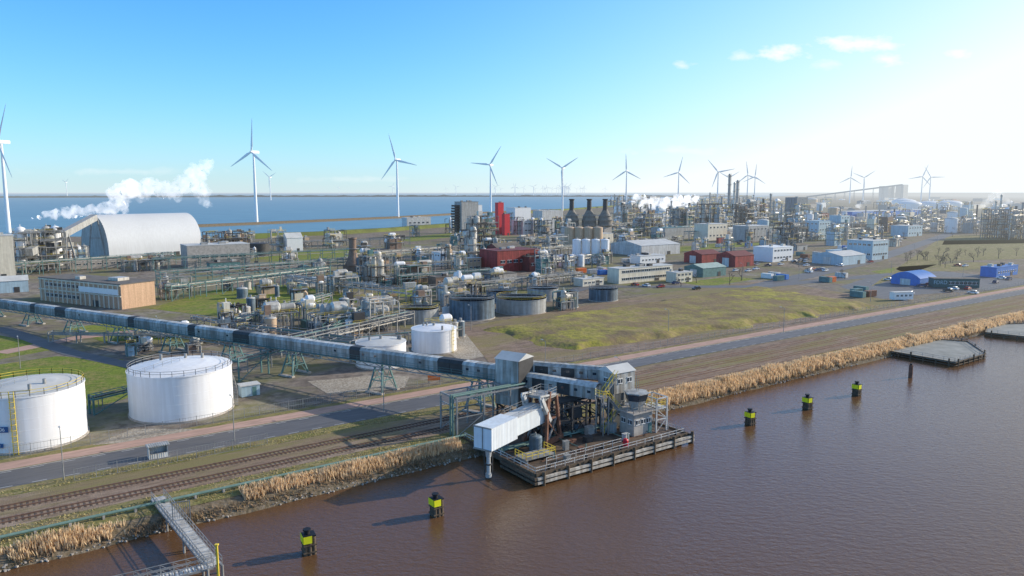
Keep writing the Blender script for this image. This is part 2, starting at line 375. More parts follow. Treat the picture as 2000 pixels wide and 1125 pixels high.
road([(1480,560),(1700,510),(1840,462),(1900,440)],12,.076,gm_road)
road([(1000,600),(1150,560),(1480,560),(1750,535)],9,.08,gm_road)
road([(0,690),(150,660),(330,640),(500,640)],6,.082,gm_pink)
road([(0,640),(140,690),(330,730),(420,690)],5,.086,gm_road)
pxsheet('service_yard',[(1140,548),(1560,530),(1720,540),(1700,590),(1500,560),(1240,575)],.04,gm_yard)
pxsheet('service_yard',[(1640,560),(1760,522),(2000,545),(2100,556),(1800,575),(1720,585)],.043,gm_road)
c=[ST(935,645),ST(1480,560),ST(1725,600),ST(1110,688)]
mb=MB(); nu,nv=90,44; vs=[];fs=[]
for i in range(nu+1):
    for j in range(nv+1):
        u=i/nu;v=j/nv
        s=(c[0][0]*(1-u)+c[1][0]*u)*(1-v)+(c[3][0]*(1-u)+c[2][0]*u)*v
        t=(c[0][1]*(1-u)+c[1][1]*u)*(1-v)+(c[3][1]*(1-u)+c[2][1]*u)*v
        e=min(u*20,(1-u)*20,v*12,(1-v)*12,1); e=e*e*(3-2*e)
        p=W(s,t); z=e*(1.5+.7*noise.noise(p*.02)+.25*noise.noise(p*.12))-.05
        p=p+Vector((noise.noise(p*.1),noise.noise(p*.1+Vector((9,9,9))),0))*4; p.z=z; vs.append(p)
for i in range(nu):
    for j in range(nv):
        a=i*(nv+1)+j; fs.append((a,a+1,a+nv+2,a+nv+1))
mb.add(vs,fs,0,True); solo('raised_field',None,None,mb,[gm_moss],kind='structure')

# ---------------------------------------------------------------- far shore
mb=MB(); vs=[];fs=[]
for i in range(400):
    az=math.radians(-42+i*60/400); d=7300
    x,y=math.sin(az)*d,math.cos(az)*d
    h=9+14*abs(noise.noise(Vector((i*.12,0,3))))+8*abs(noise.noise(Vector((i*.9,4,3))))
    vs+=[(x,y,-3),(x,y,h),(x*1.06,y*1.06,h*.9),(x*1.06,y*1.06,-3)]
for i in range(399):
    a=i*4
    for q in range(3): fs.append((a+q,a+q+1,a+q+5,a+q+4))
mb.add(vs,fs,0,False); farw=mat('far_woods',(.11,.13,.12),.95,var=.3,scale=.01)
solo('distant_wooded_coast','low distant coast with tree belts along the sea','coast',mb,[farw],kind='stuff')

# ---------------------------------------------------------------- wind turbines
def blade_mesh(Rr):
    mb=MB(); secs=[(1.5,1.0,1.0,0),(4,1.3,1.0,.1),(9,2.1,.55,.25),(20,1.6,.35,.12),(34,1.0,.2,.05),(44,.55,.1,.0),(Rr,.12,.05,0)]
    n=8; vs=[];fs=[]
    for (z,c,t,o) in secs:
        for i in range(n):
            a=2*math.pi*i/n; vs.append((math.cos(a)*c+o*2,math.sin(a)*t,z))
    for k in range(len(secs)-1):
        for i in range(n): fs.append((k*n+i,k*n+(i+1)%n,(k+1)*n+(i+1)%n,(k+1)*n+i))
    mb.add(vs,fs,0,True); mb.add(vs[-n:],[tuple(range(n))],0); return mb.mesh('blade',[turbw])
BL=blade_mesh(48)
tw=MB().cyl((0,0,-2),(0,0,100),2.6,0,20,1.3).mesh('tower',[turbw])
nac=MB().ext([(-1.8,-2),(1.8,-2),(2.0,-.5),(1.7,1.6),(1.0,2.1),(-1.0,2.1),(-1.7,1.6),(-2.0,-.5)],-3.0,9.0).mesh('nacelle',[turbw])
hubm=MB().lathe([(0.01,2.9),(.9,2.5),(1.6,1.4),(1.8,0),(1.7,-1.2)],n=16).mesh('hub',[turbw])
def turbine(px,hubpy,phase,hub=102,zbase=0,sc_=1.0,wide=1.0):
    a=(px-1000)/F;b=(hubpy-562.5)/F; fy=cp-b*sp; fz=-sp-b*cp
    t=(hub*sc_-H)/fz; loc=(a*t,fy*t,zbase)
    r=thing('wind_turbine','white three bladed wind turbine on a tapered tower','wind turbine',loc,0,'wind turbines by the sea'); r.scale=(sc_*wide,sc_*wide,sc_)
    part(r,'tower',tw,None)
    yw=math.radians(208)
    ax=Vector((math.sin(yw),math.cos(yw),0)); rz=math.atan2(ax.y,ax.x)+math.pi/2
    o=part(r,'nacelle',nac,None,loc=(0,0,102)); o.rotation_euler=(0,0,rz)
    M0=Matrix.Translation(Vector((0,0,102))+ax*4.0)
    o=part(r,'hub',hubm,None); o.matrix_local=M0@Matrix.Rotation(rz,4,'Z')@Matrix.Rotation(math.pi/2,4,'X')
    for k in range(3):
        o=part(r,'blade',BL,None); o.matrix_local=M0@Matrix.Rotation(rz,4,'Z')@Matrix.Rotation(math.radians(phase+k*120),4,'Y')
for q in [(2,277,150),(495,297,5),(775,312,-17),(958,322,36),(1099,328,60),(1224,334,-2),(1326,337,14),(1403,336,-40),(1424,347,-60),(1461,342,-8),(1475,345,5),(1662,347,3),(1688,347,55),(1802,345,20),(1818,346,-30)]:
    turbine(*q)
for (px,py,ph) in [(129,356,55),(527,346,-55),(662,366,20)]:
    turbine(px,py,ph,sc_=1.28,hub=102)
for i in range(34):
    px=R.choice([R.gauss(1100,28),R.gauss(1050,50),R.uniform(760,1160)])
    turbine(px,R.uniform(364,368.5),R.uniform(0,120),sc_=1.1+R.random()*.15,hub=102,wide=1.5)

# ---------------------------------------------------------------- layout helper
def fit(x0,x1,yt,yb,ratio,rot=AZ):
    pc=(x0+x1)/2; p,zc=survey(pc,yb); th=math.atan2(p.x,p.y); ra=math.radians(rot)
    pu=abs(math.sin(ra-th)); pt=abs(math.cos(ra-th)); w=(x1-x0)*zc/F*math.cos(th)**.7
    a=w/(pu+ratio*pt); b=a*ratio; dep=.5*(a*pt+b*pu)
    v=Vector((p.x,p.y,0)).normalized(); loc=Vector((p.x,p.y,0))+v*dep*.9
    h=(yb-yt)*zc/F
    return a,b,h,loc,math.pi/2-ra,zc
WIN={}
def winmesh(w,h):
    k=(round(w,1),round(h,1))
    if k not in WIN:
        mb=MB().box((0,-.03,0),(w,.06,h),0).box((0,-.05,h/2),(w+.2,.12,.12),1).box((0,-.06,-h/2),(w+.2,.16,.12),1).box((0,-.045,0),(.1,.1,h),1)
        WIN[k]=mb.mesh('window',[glass,txt])
    return WIN[k]
def windows(root,a,b,face,cols,rows,w,h,z0,dz,x0=None,x1=None):
    me=winmesh(w,h)
    lim=a/2 if face in 'fb' else b/2
    x0=-lim*.9 if x0 is None else x0; x1=lim*.9 if x1 is None else x1
    for r in range(rows):
        for c in range(cols):
            q=x0+(x1-x0)*(c+.5)/cols; z=z0+r*dz
            o=part(root,'window',me,None)
            if face=='f': o.location=(q,-b/2-.01,z)
            elif face=='l': o.location=(-a/2-.01,q,z); o.rotation_euler=(0,0,-math.pi/2)
            else: o.location=(a/2+.01,q,z); o.rotation_euler=(0,0,math.pi/2)
def building(label,cat,x0,x1,yt,yb,ratio,wall,roof,style='flat',rot=AZ,win=None,name='industrial_building',hh=None,stuff=True):
    a,b,h,loc,rz,zc=fit(x0,x1,yt,yb,ratio,rot)
    if style in('flat',): h=max(3,h*.93)
    if hh: h=hh
    r=thing(name,label,cat,loc,rz)
    if style=='flat':
        part(r,'wall',MB().bb(-a/2,a/2,-b/2,b/2,0,h),[wall])
        mb=MB().bb(-a/2-.15,a/2+.15,-b/2-.15,b/2+.15,h,h+.35)
        part(r,'roof',mb,[roof])
        for i in range(R.randint(1,4) if stuff else 0):
            s1=R.uniform(.04,.1)*a+.8; part(r,'roof_vent',MB().box((R.uniform(-.4,.4)*a,R.uniform(-.35,.35)*b,h+.36+.6),(s1,s1*.8,1.2)),[R.choice([silver,steel,dark])])
    elif style=='gable':
        e=h*.72
        part(r,'wall',MB().bb(-a/2,a/2,-b/2,b/2,0,e),[wall])
        mb=MB()
        vs=[(-a/2-.3,-b/2-.3,e),(a/2+.3,-b/2-.3,e),(a/2+.3,b/2+.3,e),(-a/2-.3,b/2+.3,e),(-a/2-.3,0,h),(a/2+.3,0,h)]
        mb.add(vs,[(0,1,5,4),(2,3,4,5),(0,3,2,1)]); mb.add(vs,[(0,4,3),(1,2,5)],1); part(r,'roof',mb,[roof,wall])
        if a>8: part(r,'roller_door',MB().box((-a/2-.05,0,e*.4),(.1,min(5,b*.35),e*.8)),[lgrey])
    elif style=='arc':
        e=h*.55; part(r,'wall',MB().bb(-a/2,a/2,-b/2,b/2,0,e),[wall])
        mb=MB(); n=12; vs=[]
        for x in(-a/2-.2,a/2+.2):
            for i in range(n+1):
                t=-1+2*i/n; vs.append((x,(b/2+.2)*t,e+.01+(h-e)*(1-t*t)))
        mb.add(vs,[(i,i+1,n+2+i,n+1+i) for i in range(n)],0,True); mb.add(vs,[tuple(range(n+1)),tuple(range(2*n+1,n,-1))],1); part(r,'roof',mb,[roof,wall])
        if a>8: part(r,'roller_door',MB().box((-a/2-.05,0,e*.42),(.1,b*.35,e*.84)),[lgrey])
    elif style=='barrel':
        mb=MB(); n=24; vs=[]
        for x in(-a/2,a/2):
            for i in range(n+1):
                t=math.pi*i/n; vs.append((x,-b/2*math.cos(t),h*math.sin(t)**.8))
        mb.add(vs,[(i,i+1,n+2+i,n+1+i) for i in range(n)],0,True); part(r,'roof',mb,[roof])
        inn=[(v[0]*.995,v[1]*.99,v[2]*.99) for v in vs]
        for rg in (tuple(range(n+1)),tuple(range(2*n+1,n,-1))):
            part(r,'gable_wall',MB().poly([inn[q] for q in rg]),[wall])
    if win:
        fc,cols,rows,w,hw=win
        for f in fc: windows(r,a,b,f,cols if f=='f' else max(1,int(cols*ratio)),rows,w,hw,h*(.6/rows) if rows>1 else h*.5,h/rows)
    part(r,'door',MB().box((a*.2,-b/2-.06,1.25),(1.6+min(3,a*.04),.12,2.5)),[dark])
    return r,a,b,h
def plant(label,x0,x1,yt,yb,ratio=.6,fm=None,vm=None,ym=None,nv=4,rot=AZ,cat='process plant',name='process_plant',dens=1.0,tall=1.15,clad=0,bay=5.5):
    a,b,h,loc,rz,zc=fit(x0,x1,yt,yb,ratio,rot)
    fm=fm or steel; vm=vm or silver; ym=ym or yellow
    w=max(.24,zc*.00045); r=thing(name,label,cat,loc,rz)
    bay=max(bay,zc*.008)
    nx=max(1,round(a/bay)); ny=max(1,round(b/bay)); hf=h/tall; nl=max(1,min(9,round(hf/max(4.5,zc*.006))))
    fr=MB(); pl=MB(); hr=MB(); pp=MB()
    X=[-a/2+a*i/nx for i in range(nx+1)]; Y=[-b/2+b*i/ny for i in range(ny+1)]; Z=[hf*i/nl for i in range(nl+1)]
    top={}
    for i,x in enumerate(X):
        for j,y in enumerate(Y):
            lv=nl if R.random()<.6 else R.randint(max(1,nl//2),nl); top[i,j]=lv; fr.beam((x,y,0),(x,y,Z[lv]),w)
    for k in range(1,nl+1):
        z=Z[k]
        for i in range(nx+1):
            for j in range(ny+1):
                if i<nx and top[i,j]>=k and top[i+1,j]>=k:
                    fr.beam((X[i],Y[j],z),(X[i+1],Y[j],z),w*.9)
                    if R.random()<.22: fr.beam((X[i],Y[j],Z[k-1]),(X[i+1],Y[j],z),w*.5)
                    if R.random()<.5*dens and j in(0,ny): hr.rail([(X[i],Y[j],z+.1),(X[i+1],Y[j],z+.1)],1.1,2.8,max(.07,zc*.0002))
                if j<ny and top[i,j]>=k and top[i,j+1]>=k:
                    fr.beam((X[i],Y[j],z),(X[i],Y[j+1],z),w*.9)
                    if R.random()<.22: fr.beam((X[i],Y[j],Z[k-1]),(X[i],Y[j+1],z),w*.5)
                if i<nx and j<ny and R.random()<.7 and min(top[i,j],top[i+1,j],top[i,j+1],top[i+1,j+1])>=k:
                    pl.bb(X[i],X[i+1],Y[j],Y[j+1],z+.1,z+.25)
                    if R.random()<.75:
                        q=R.uniform(.8,3.4); pl.box(((X[i]+X[i+1])/2,(Y[j]+Y[j+1])/2,z+.25+q/2),(R.uniform(1,3.8),R.uniform(1,3.2),q),R.choice([1,2,2]))
    for _ in range(int((nx+ny)*nl*2.0*dens)):
        z=R.choice(Z[1:])+R.uniform(-1.2,.6); x=R.uniform(-a/2,a/2); y=R.choice([-b/2-.4,b/2+.3,R.uniform(-b/2,b/2)]); rr=R.uniform(.1,.32)
        x2=max(-a/2,min(a/2,x+R.uniform(-12,12)))
        pp.cyl((x,y,z),(x2,y,z),rr,0,6,caps=False); pp.cyl((x2,y,z),(x2,y,max(0,z-R.uniform(2,8))),rr,0,6,caps=False)
        if R.random()<.4: y2=R.uniform(-b/2,b/2); pp.cyl((x,y,z),(x,y2,z),rr,0,6,caps=False)
    part(r,'steel_frame',fr,[fm])
    if pl.v: part(r,'platform',pl,[steel,vm,R.choice([teal,brown,dark,grey,cream,tan,dblue])])
    if hr.v: part(r,'handrail',hr,[ym])
    if pp.v: part(r,'pipework',pp,[R.choice([silver,steel,silver,dark])])
    for i in range(nv):
        rr=min(R.uniform(.9,2.1)*(1 if h<25 else 1.5),b*.3,a*.3); x=R.uniform(-a/2+rr,a/2-rr); y=R.uniform(-b/2+rr,b/2-rr)
        vh=h*R.uniform(.55,1.0); z0=R.choice([0,Z[min(1,nl)]*.5]); mb=MB()
        if R.random()<.72:
            mb.lathe([(rr*.6,z0),(rr,z0+.6),(rr,vh-rr*.6),(rr*.8,vh-rr*.25),(rr*.3,vh),(.02,vh)],(x,y,0),0,14)
            mb.cyl((x,y,vh-.1),(x,y,vh+R.uniform(.5,2)),.18,0,6)
            for zz in (.35,.7): mb.lathe([(rr+.05,vh*zz),(rr+.5,vh*zz),(rr+.5,vh*zz+.15),(rr+.05,vh*zz+.15)],(x,y,0),1,14)
        else:
            ll=min(a*.35,R.uniform(4,9)); z=R.choice(Z[1:])+rr
            mb.cyl((x-ll/2,y,z),(x+ll/2,y,z),rr,0,14); mb.cyl((x-ll/2-.6,y,z),(x-ll/2,y,z),rr*.6,0,14,rr)
            mb.cyl((x+ll/2,y,z),(x+ll/2+.6,y,z),rr,0,14,rr*.6)
            mb.box((x-ll*.3,y,(z-rr)/2),(.5,rr,z-rr+.3),1); mb.box((x+ll*.3,y,(z-rr)/2),(.5,rr,z-rr+.3),1)
        part(r,'vessel',mb,[R.choice([vm,vm,silver,white,grey]),steel])
    if clad:
        mb=MB(); mb.bb(-a/2*.95,a/2*clad,-b/2*.94,b/2*.9,0,hf*.8); part(r,'enclosure',mb,[R.choice([lblue,grey,lgrey,txt,cream,brown,teal,tan,dblue,grey])])
    return r
def rack(pa,pb,h=6,w=4,n=6,lv=2,m=None,pm=None,step=8,label='elevated steel pipe rack carrying bundles of silver pipes',name='pipe_rack'):
    A=P(*pa);B=P(*pb); d=B-A; L_=d.length; rz=math.atan2(d.y,d.x); r=thing(name,label,'pipe rack',A,rz)
    m=m or steel; fr=MB();pp=MB(); k=max(1,int(L_/step))
    for i in range(k+1):
        x=L_*i/k
        for y in(-w/2,w/2): fr.beam((x,y,0),(x,y,h+.9),.3)
        for q in range(lv): z=h-q*1.8; fr.beam((x,-w/2-.2,z),(x,w/2+.2,z),.28)
        if i%3==0 and i<k: fr.beam((x,-w/2,0),(x+L_/k,-w/2,h),.15)
    for y in(-w/2,w/2): fr.beam((0,y,h),(L_,y,h),.3); fr.beam((0,y,h+.9),(L_,y,h+.9),.12)
    for q in range(lv):
        for j in range(n):
            if R.random()<.2: continue
            y=-w/2+.4+(w-.8)*j/(n-1); rr=R.uniform(.06,.2); z=h-q*1.8+.2+rr; x0=R.choice([0,0,0,L_*R.random()*.5]);x1=R.choice([L_,L_,L_*R.uniform(.5,1)])
            pp.cyl((x0,y,z),(x1,y,z),rr,R.choice([0,1,1,2]),7)
            for e in range(R.randint(0,3)):
                xx=R.uniform(0,L_); pp.cyl((xx,y,z),(xx,y,R.uniform(0,z-1)),rr*.8,1,6,caps=False); pp.cyl((xx,-w/2-.5,z+.4),(xx,w/2+.5,z+.4),rr*.8,1,6)
    part(r,'steel_frame',fr,[m]); part(r,'pipe_bundle',pp,pm or [silver,steel,teal]); return r

# ---------------------------------------------------------------- storage tanks
def tank(px,py,wpx,h,wall,roof,label,kind='cone',rails=None,ladder=None,stairs=None,n=64,r_=None):
    p,zc=survey(px,py); rr=r_ or wpx/2*zc/F; r=thing('storage_tank',label,'storage tank',p)
    mb=MB().lathe([(rr+.25,0),(rr+.25,.35),(rr,.35)],n=n,mi=1).lathe([(rr,.35),(rr,h)],n=n)
    for zz in [h*q for q in (.2,.4,.6,.8)]: mb.lathe([(rr+.003,zz-.03),(rr+.03,zz),(rr+.003,zz+.03)],n=n)
    mb.lathe([(rr,h-.25),(rr+.14,h-.2),(rr+.14,h),(rr,h)],n=n)
    part(r,'shell',mb,[wall,conc])
    if kind=='cone':
        part(r,'roof',MB().lathe([(rr-.02,h),(rr*.5,h+rr*.075),(.02,h+rr*.11)],n=n),[roof])
        for i in range(3):
            t=R.uniform(0,6.28);q=R.uniform(.3,.85)*rr; part(r,'roof_vent',MB().cyl((q*math.cos(t),q*math.sin(t),h+.2),(q*math.cos(t),q*math.sin(t),h+rr*.1+.7),.3,0,10),[steel])
        m2=MB(); m2.rail([(0,0,h+rr*.11),(rr*math.cos(4.2),rr*math.sin(4.2),h+.05)],1,2,.05) if rails else m2.cyl((0,0,h+rr*.1),(0,0,h+rr*.11+.7),.4,0,12); part(r,'roof_walkway',m2,[steel])
    elif kind=='dome':
        part(r,'roof',MB().lathe([(rr-.02,h)]+[(rr*math.cos(a),h+rr*.28*math.sin(a)) for a in [.15*k for k in range(1,10)]]+[(.02,h+rr*.28)],n=n),[roof])
        part(r,'roof_vent',MB().cyl((0,0,h+rr*.27),(0,0,h+rr*.28+.8),.4,0,10),[steel])
    else:
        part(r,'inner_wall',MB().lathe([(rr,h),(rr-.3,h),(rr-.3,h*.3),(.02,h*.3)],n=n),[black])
        m2=MB(); m2.bb(-rr,rr,-.6,.6,h,h+.2); m2.rail([(-rr,-.6,h+.2),(rr,-.6,h+.2)]); m2.rail([(-rr,.6,h+.2),(rr,.6,h+.2)]); part(r,'walkway',m2,[steel])
    if rails:
        k=int(rr*3); pts=[((rr-.1)*math.cos(2*math.pi*i/k),(rr-.1)*math.sin(2*math.pi*i/k),h) for i in range(k)]
        part(r,'handrail',MB().rail(pts,1.1,9,.07,closed=True),[rails])
    v=-Vector((p.x,p.y,0)).normalized(); base=math.atan2(v.y,v.x)
    if ladder is not None:
        t=base+ladder; m2=MB(); c,s_=math.cos(t),math.sin(t); q=rr+.35
        for o in(-.35,.35): m2.beam((c*q-s_*o,s_*q+c*o,0),(c*q-s_*o,s_*q+c*o,h+1.2),.1)
        z=.3
        while z<h+1: m2.beam((c*q+s_*.35,s_*q-c*.35,z),(c*q-s_*.35,s_*q+c*.35,z),.06); z+=.35
        for z in [2.5+1.0*i for i in range(int(h-1.5))]:
            for u in range(5):
                a1=-1.4+u*.7;a2=a1+.7
                f=lambda a_:( (q+.1+.6*math.cos(a_)), .45*math.sin(a_))
                (r1,o1),(r2,o2)=f(a1),f(a2); m2.beam((c*r1-s_*o1,s_*r1+c*o1,z),(c*r2-s_*o2,s_*r2+c*o2,z),.06)
        part(r,'ladder',m2,[yellow])
    if stairs is not None:
        m2=MB(); k=36
        for i in range(k):
            t=base+stairs+i*.026*1.0*10.6/rr; z=h*(i+1)/k; q=rr+.5; m2.box((math.cos(t)*q,math.sin(t)*q,z),(.9,.35,.06),0,t)
        pts=[((rr+.95)*math.cos(base+stairs+i*.26*10.6/rr/2),(rr+.95)*math.sin(base+stairs+i*.26*10.6/rr/2),h*i/7.2) for i in range(8)]
        m2.rail(pts,1.0,20,.06); part(r,'stairs',m2,[steel])
    return r,rr
t1,r1=tank(64,856,0,10.0,white,roofl,'large white cylindrical tank with yellow ladder and blue sign',rails=yellow,ladder=-.28,r_=8.9)
def text_mesh(s,size,m,ext=.01):
    cu=bpy.data.curves.new('t','FONT'); cu.body=s; cu.size=size; cu.extrude=ext; cu.align_x='CENTER'; cu.align_y='CENTER'
    o=bpy.data.objects.new('t',cu); COL.objects.link(o); dg=bpy.context.evaluated_depsgraph_get()
    me=bpy.data.meshes.new_from_object(o.evaluated_get(dg)); bpy.data.objects.remove(o); me.materials.clear(); me.materials.append(m); return me
def onwall(root,rr,ang,z,w,h,s,size,bm,tm,name='sign'):
    o=part(root,name,MB().box((0,0,0),(w,h,.06)),[bm])
    M=Matrix.Rotation(ang+math.pi/2,4,'Z')@Matrix.Rotation(math.pi/2,4,'X')
    o.matrix_local=Matrix.Translation((math.cos(ang)*(rr+.22),math.sin(ang)*(rr+.22),z))@M
    tme=text_mesh(s,size,tm); t=part(o,'lettering',tme,None); t.location=(0,0,.04)
v=-Vector((t1.location.x,t1.location.y,0)).normalized(); ab=math.atan2(v.y,v.x)
onwall(t1,r1,ab-.56,4.6,3.4,1.0,'V-606',.95,signb,txt)
onwall(t1,r1,ab-.58,1.7,1.7,.8,'3 2',.6,signb,txt,'hazard_plate')
tank(357,800,186,9.3,white,white,'large white cylindrical tank with low conical roof',rails=steel,stairs=1.4)
tank(848,684,87,6.6,white,white,'small white tank with flat roof beside pipework','cone',ladder=.9)
tank(745,712,96,6.3,white,roofl,'white storage tank beneath the conveyor gallery','cone',stairs=1.2)
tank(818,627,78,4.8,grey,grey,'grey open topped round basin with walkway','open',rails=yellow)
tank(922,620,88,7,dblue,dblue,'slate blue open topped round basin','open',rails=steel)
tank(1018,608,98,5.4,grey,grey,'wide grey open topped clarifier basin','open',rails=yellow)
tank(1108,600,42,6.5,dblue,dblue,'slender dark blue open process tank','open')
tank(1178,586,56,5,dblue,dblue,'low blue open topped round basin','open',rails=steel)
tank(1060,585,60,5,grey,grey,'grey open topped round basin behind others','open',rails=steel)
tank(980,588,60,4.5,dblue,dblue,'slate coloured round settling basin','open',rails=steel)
tank(508,500,36,9,dark,dark,'dark grey bitumen coated storage tank','cone')
for i,x in enumerate([1112,1130,1148,1167]): tank(x,480,20,15,tan,tan,'tall tan cylindrical silo tank in a row','dome',n=24)
for i,x in enumerate([1126,1144,1163,1181]): tank(x,515,17,15,white,white,'tall white vertical process tank in a row','dome',n=24)
for x in (1116,1134,1098): tank(x,521,14,7,white,white,'short white vertical chemical tank','dome',n=24)
for (x,y) in [(1775,410),(1815,410),(1855,409),(1765,404)]: tank(x,y,44,15,white,white,'distant white domed storage tank','dome',n=24)
for i in range(26):
    x=R.uniform(430,900);y=R.uniform(565,668)
    tank(x,y,R.uniform(8,22),R.uniform(2.5,6),R.choice([silver,white,grey,dblue,tan]),silver,'small upright metal process tank amid pipework','dome',n=20)
for i in range(40):
    x=R.uniform(1200,1950);y=R.uniform(398,460)
    tank(x,y,R.uniform(8,24),R.uniform(9,20),R.choice([silver,white,grey,white,lblue,tan]),roofl,'upright storage tank inside the chemical estate','dome',n=20)
# ---------------------------------------------------------------- buildings
building('huge white barrel roofed storage hall','warehouse',160,402,420,503,.72,grey,mat('hall_roof',(.66,.66,.65),.55,var=.05,scale=.05,streak=.05),'barrel',rot=40,name='storage_hall')
building('small grey flat annex beside storage hall','building',235,300,490,503,.3,grey,roofl,'flat',rot=40,name='annex')
r,a,b,h=building('long tan brick building with flat roof','building',75,306,540,606,.27,brick,roofd,'flat',rot=118,hh=9.5,name='brick_building')
for i in range(18):
    x=-a/2+a*(i+.5)/18; part(r,'pilaster',MB().box((x,-b/2-.2,h/2),(.5,.4,h)),[cream])
for z_ in (5.0,9.2): part(r,'string_course',MB().box((0,-b/2-.25,z_),(a,.3,.45)),[cream])
windows(r,a,b,'f',9,2,2.2,1.4,2.8,4.4,-a*.42,0)
part(r,'white_panel',MB().box((a*.25,-b/2-.5,6.6),(a*.46,.2,2.2)),[txt])
BLD=[
('tall cream plastered silo building','building',-45,30,455,545,.8,cream,roofl,'flat',None),
('low grey shed beside the yellow plant','building',-20,55,540,572,.6,lblue,roofl,'gable',None),
('grey concrete plant hall with rooftop vessels','factory hall',355,490,476,522,.5,conc,roofl,'flat',('f',6,1,4,2)),
('small white sloped roof conveyor house','building',553,592,455,492,.8,txt,roofl,'gable',None),
('small teal control building','building',405,470,512,528,.4,teal,roofd,'flat',('f',5,1,1.5,1)),
('dark grey switch house with flat roof','building',140,340,503,522,.12,conc,roofd,'flat',('f',14,1,2,1)),
('reddish brown and teal workshop','workshop',782,845,519,553,.6,brown,teal,'flat',('f',5,1,2,1.5)),
('pale grey cube building','building',843,897,492,519,.8,txt,roofl,'flat',('fl',4,2,1.5,1)),
('tall ribbed grey boiler house','boiler house',888,935,390,462,.7,grey,roofd,'flat',None),
('white upper boiler annex','building',918,942,398,440,.8,txt,roofl,'flat',None),
('slim signal red tower','tower',967,984,392,458,.8,redlite,redlite,'flat',None),
('signal red stair tower block','tower',980,996,416,460,.8,redlite,redlite,'flat',None),
('white windowless block behind red tower','building',988,1037,403,452,.8,txt,roofl,'flat',None),
('long beige turbine hall with dark glazing','building',998,1084,430,458,.5,lgrey,roofl,'flat',('f',9,2,3,1.5)),
('dark red clad hall with raised roof','factory hall',935,1056,488,532,.62,red,darkred,'flat',('f',6,1,3,1.6)),
('raised dark red roof section','roof house',950,1020,476,504,.6,darkred,roofd,'gable',None),
('low dark annex of the red hall','building',1020,1062,500,531,.7,darkred,roofd,'flat',('f',3,1,2,1.5)),
('long cream two storey office block','office building',1185,1316,524,555,.22,cream,roofl,'flat',('fr',13,2,2.2,1.3)),
('small cream office annex','office building',1300,1352,532,553,.6,cream,roofl,'flat',('f',4,2,1.5,1.2)),
('dark red shed with low pitched roof','shed',1335,1408,490,515,.8,red,darkred,'gable',None),
('dark red workshop with low pitched roof','shed',1398,1472,492,522,.8,red,darkred,'gable',None),
('grey green shed with low pitched roof','shed',1335,1418,517,542,.7,teal,mat('sage_roof',(.36,.44,.38),.6),'gable',None),
('white workshop with light roof','workshop',1470,1548,482,512,.7,txt,txt,'flat',('f',6,2,2,1.2)),
('pale blue process building','building',1572,1625,430,468,.6,lblue,lblue,'flat',('fl',5,3,2,1.2)),
('pale blue tall block','building',1618,1657,418,466,.8,lblue,roofl,'flat',('f',3,4,2,1.2)),
('light blue warehouse with windows','warehouse',1653,1733,468,508,.9,lblue,roofl,'flat',('fl',6,2,2,1.4)),
('low pale blue shed','shed',1585,1690,493,518,.8,lblue,roofl,'gable',None),
('low light blue workshop','workshop',1612,1685,490,506,.5,lblue,lblue,'flat',('f',6,1,2,1)),
('slate blue tall plant tower','tower',1532,1576,383,430,.7,dblue,dblue,'flat',('f',3,5,2,1.2)),
('blue shed with low curved blue roof','shed',1740,1826,532,558,.9,blue,blue,'arc',None),
('long blue site cabin','site cabin',1915,1986,522,542,.3,blue,blue,'flat',('f',8,1,1.5,1)),
('long low blue warehouse','warehouse',1620,1828,413,430,.15,blue,roofl,'flat',None),
('large grey grain silo block','silo',1716,1746,362,388,.8,grey,grey,'flat',None),
('grey grain silo tower','silo',1748,1772,359,388,.9,grey,grey,'flat',None),
('grey green low hall','building',1270,1350,444,468,.5,grey,teal,'flat',None),
('pale long hall with light roof','warehouse',1190,1330,472,500,.8,lgrey,roofl,'gable',None),
('low grey pump house','building',940,1010,535,558,.5,conc,roofd,'flat',('f',6,1,1.5,1)),
('low brown pump house','building',835,900,541,560,.6,brown,roofd,'flat',('f',5,1,1.5,1)),
('teal pump house with grey roof','building',668,705,540,563,.8,teal,roofl,'flat',None),
('white seaside pump station','building',785,842,424,445,.4,lgrey,roofl,'flat',('f',5,1,3,2)),
('cream chemical building with flat roof','building',1355,1420,436,470,.6,cream,roofl,'flat',('f',5,2,2,1.5)),
('pale grey production hall','building',1430,1500,440,472,.6,grey,roofl,'flat',('f',5,2,2,1.5)),
('dark blue production building','building',1440,1475,405,440,.7,dblue,roofd,'flat',('f',3,3,2,1.5)),
('light blue laboratory block','building',1740,1800,440,462,.6,lblue,roofl,'flat',('f',5,2,2,1.5)),
('pale hall beside the red tower','building',1040,1100,410,440,.6,lgrey,roofl,'flat',None),
('beige hall below the furnace stacks','building',1085,1200,458,478,.4,cream,roofl,'flat',('f',8,1,2,1.5)),
('tan brick switch house amid pipework','building',720,762,508,530,.6,brick,roofd,'flat',('f',4,1,2,1)),
('small tan control building','building',905,940,503,530,.7,tan,roofl,'flat',('f',3,2,1.5,1)),
('small white tank farm office','building',1055,1100,500,520,.6,txt,roofl,'flat',('f',4,1,1.5,1)),
('long low grey workshop','building',560,645,545,562,.3,lgrey,roofl,'flat',('f',8,1,1.5,1)),
('low cream building by the basins','building',1120,1180,545,560,.5,cream,roofl,'flat',('f',5,1,1.5,1)),
('small brown plant building','building',480,530,515,532,.5,brown,roofd,'flat',('f',4,1,1.5,1)),
('white canteen building with flat roof','building',1230,1300,500,516,.4,txt,roofl,'flat',('f',7,1,1.5,1)),
('tan brick workshop by the red sheds','building',1245,1300,470,490,.6,brick,roofl,'flat',('f',5,1,1.5,1)),
]
for q in BLD:
    lab,cat,x0,x1,yt,yb,ratio,wall,roof,style,win=q
    nm=cat.replace(' ','_'); building(lab,cat,x0,x1,yt,yb,ratio,wall,roof,style,win=win,name=nm)
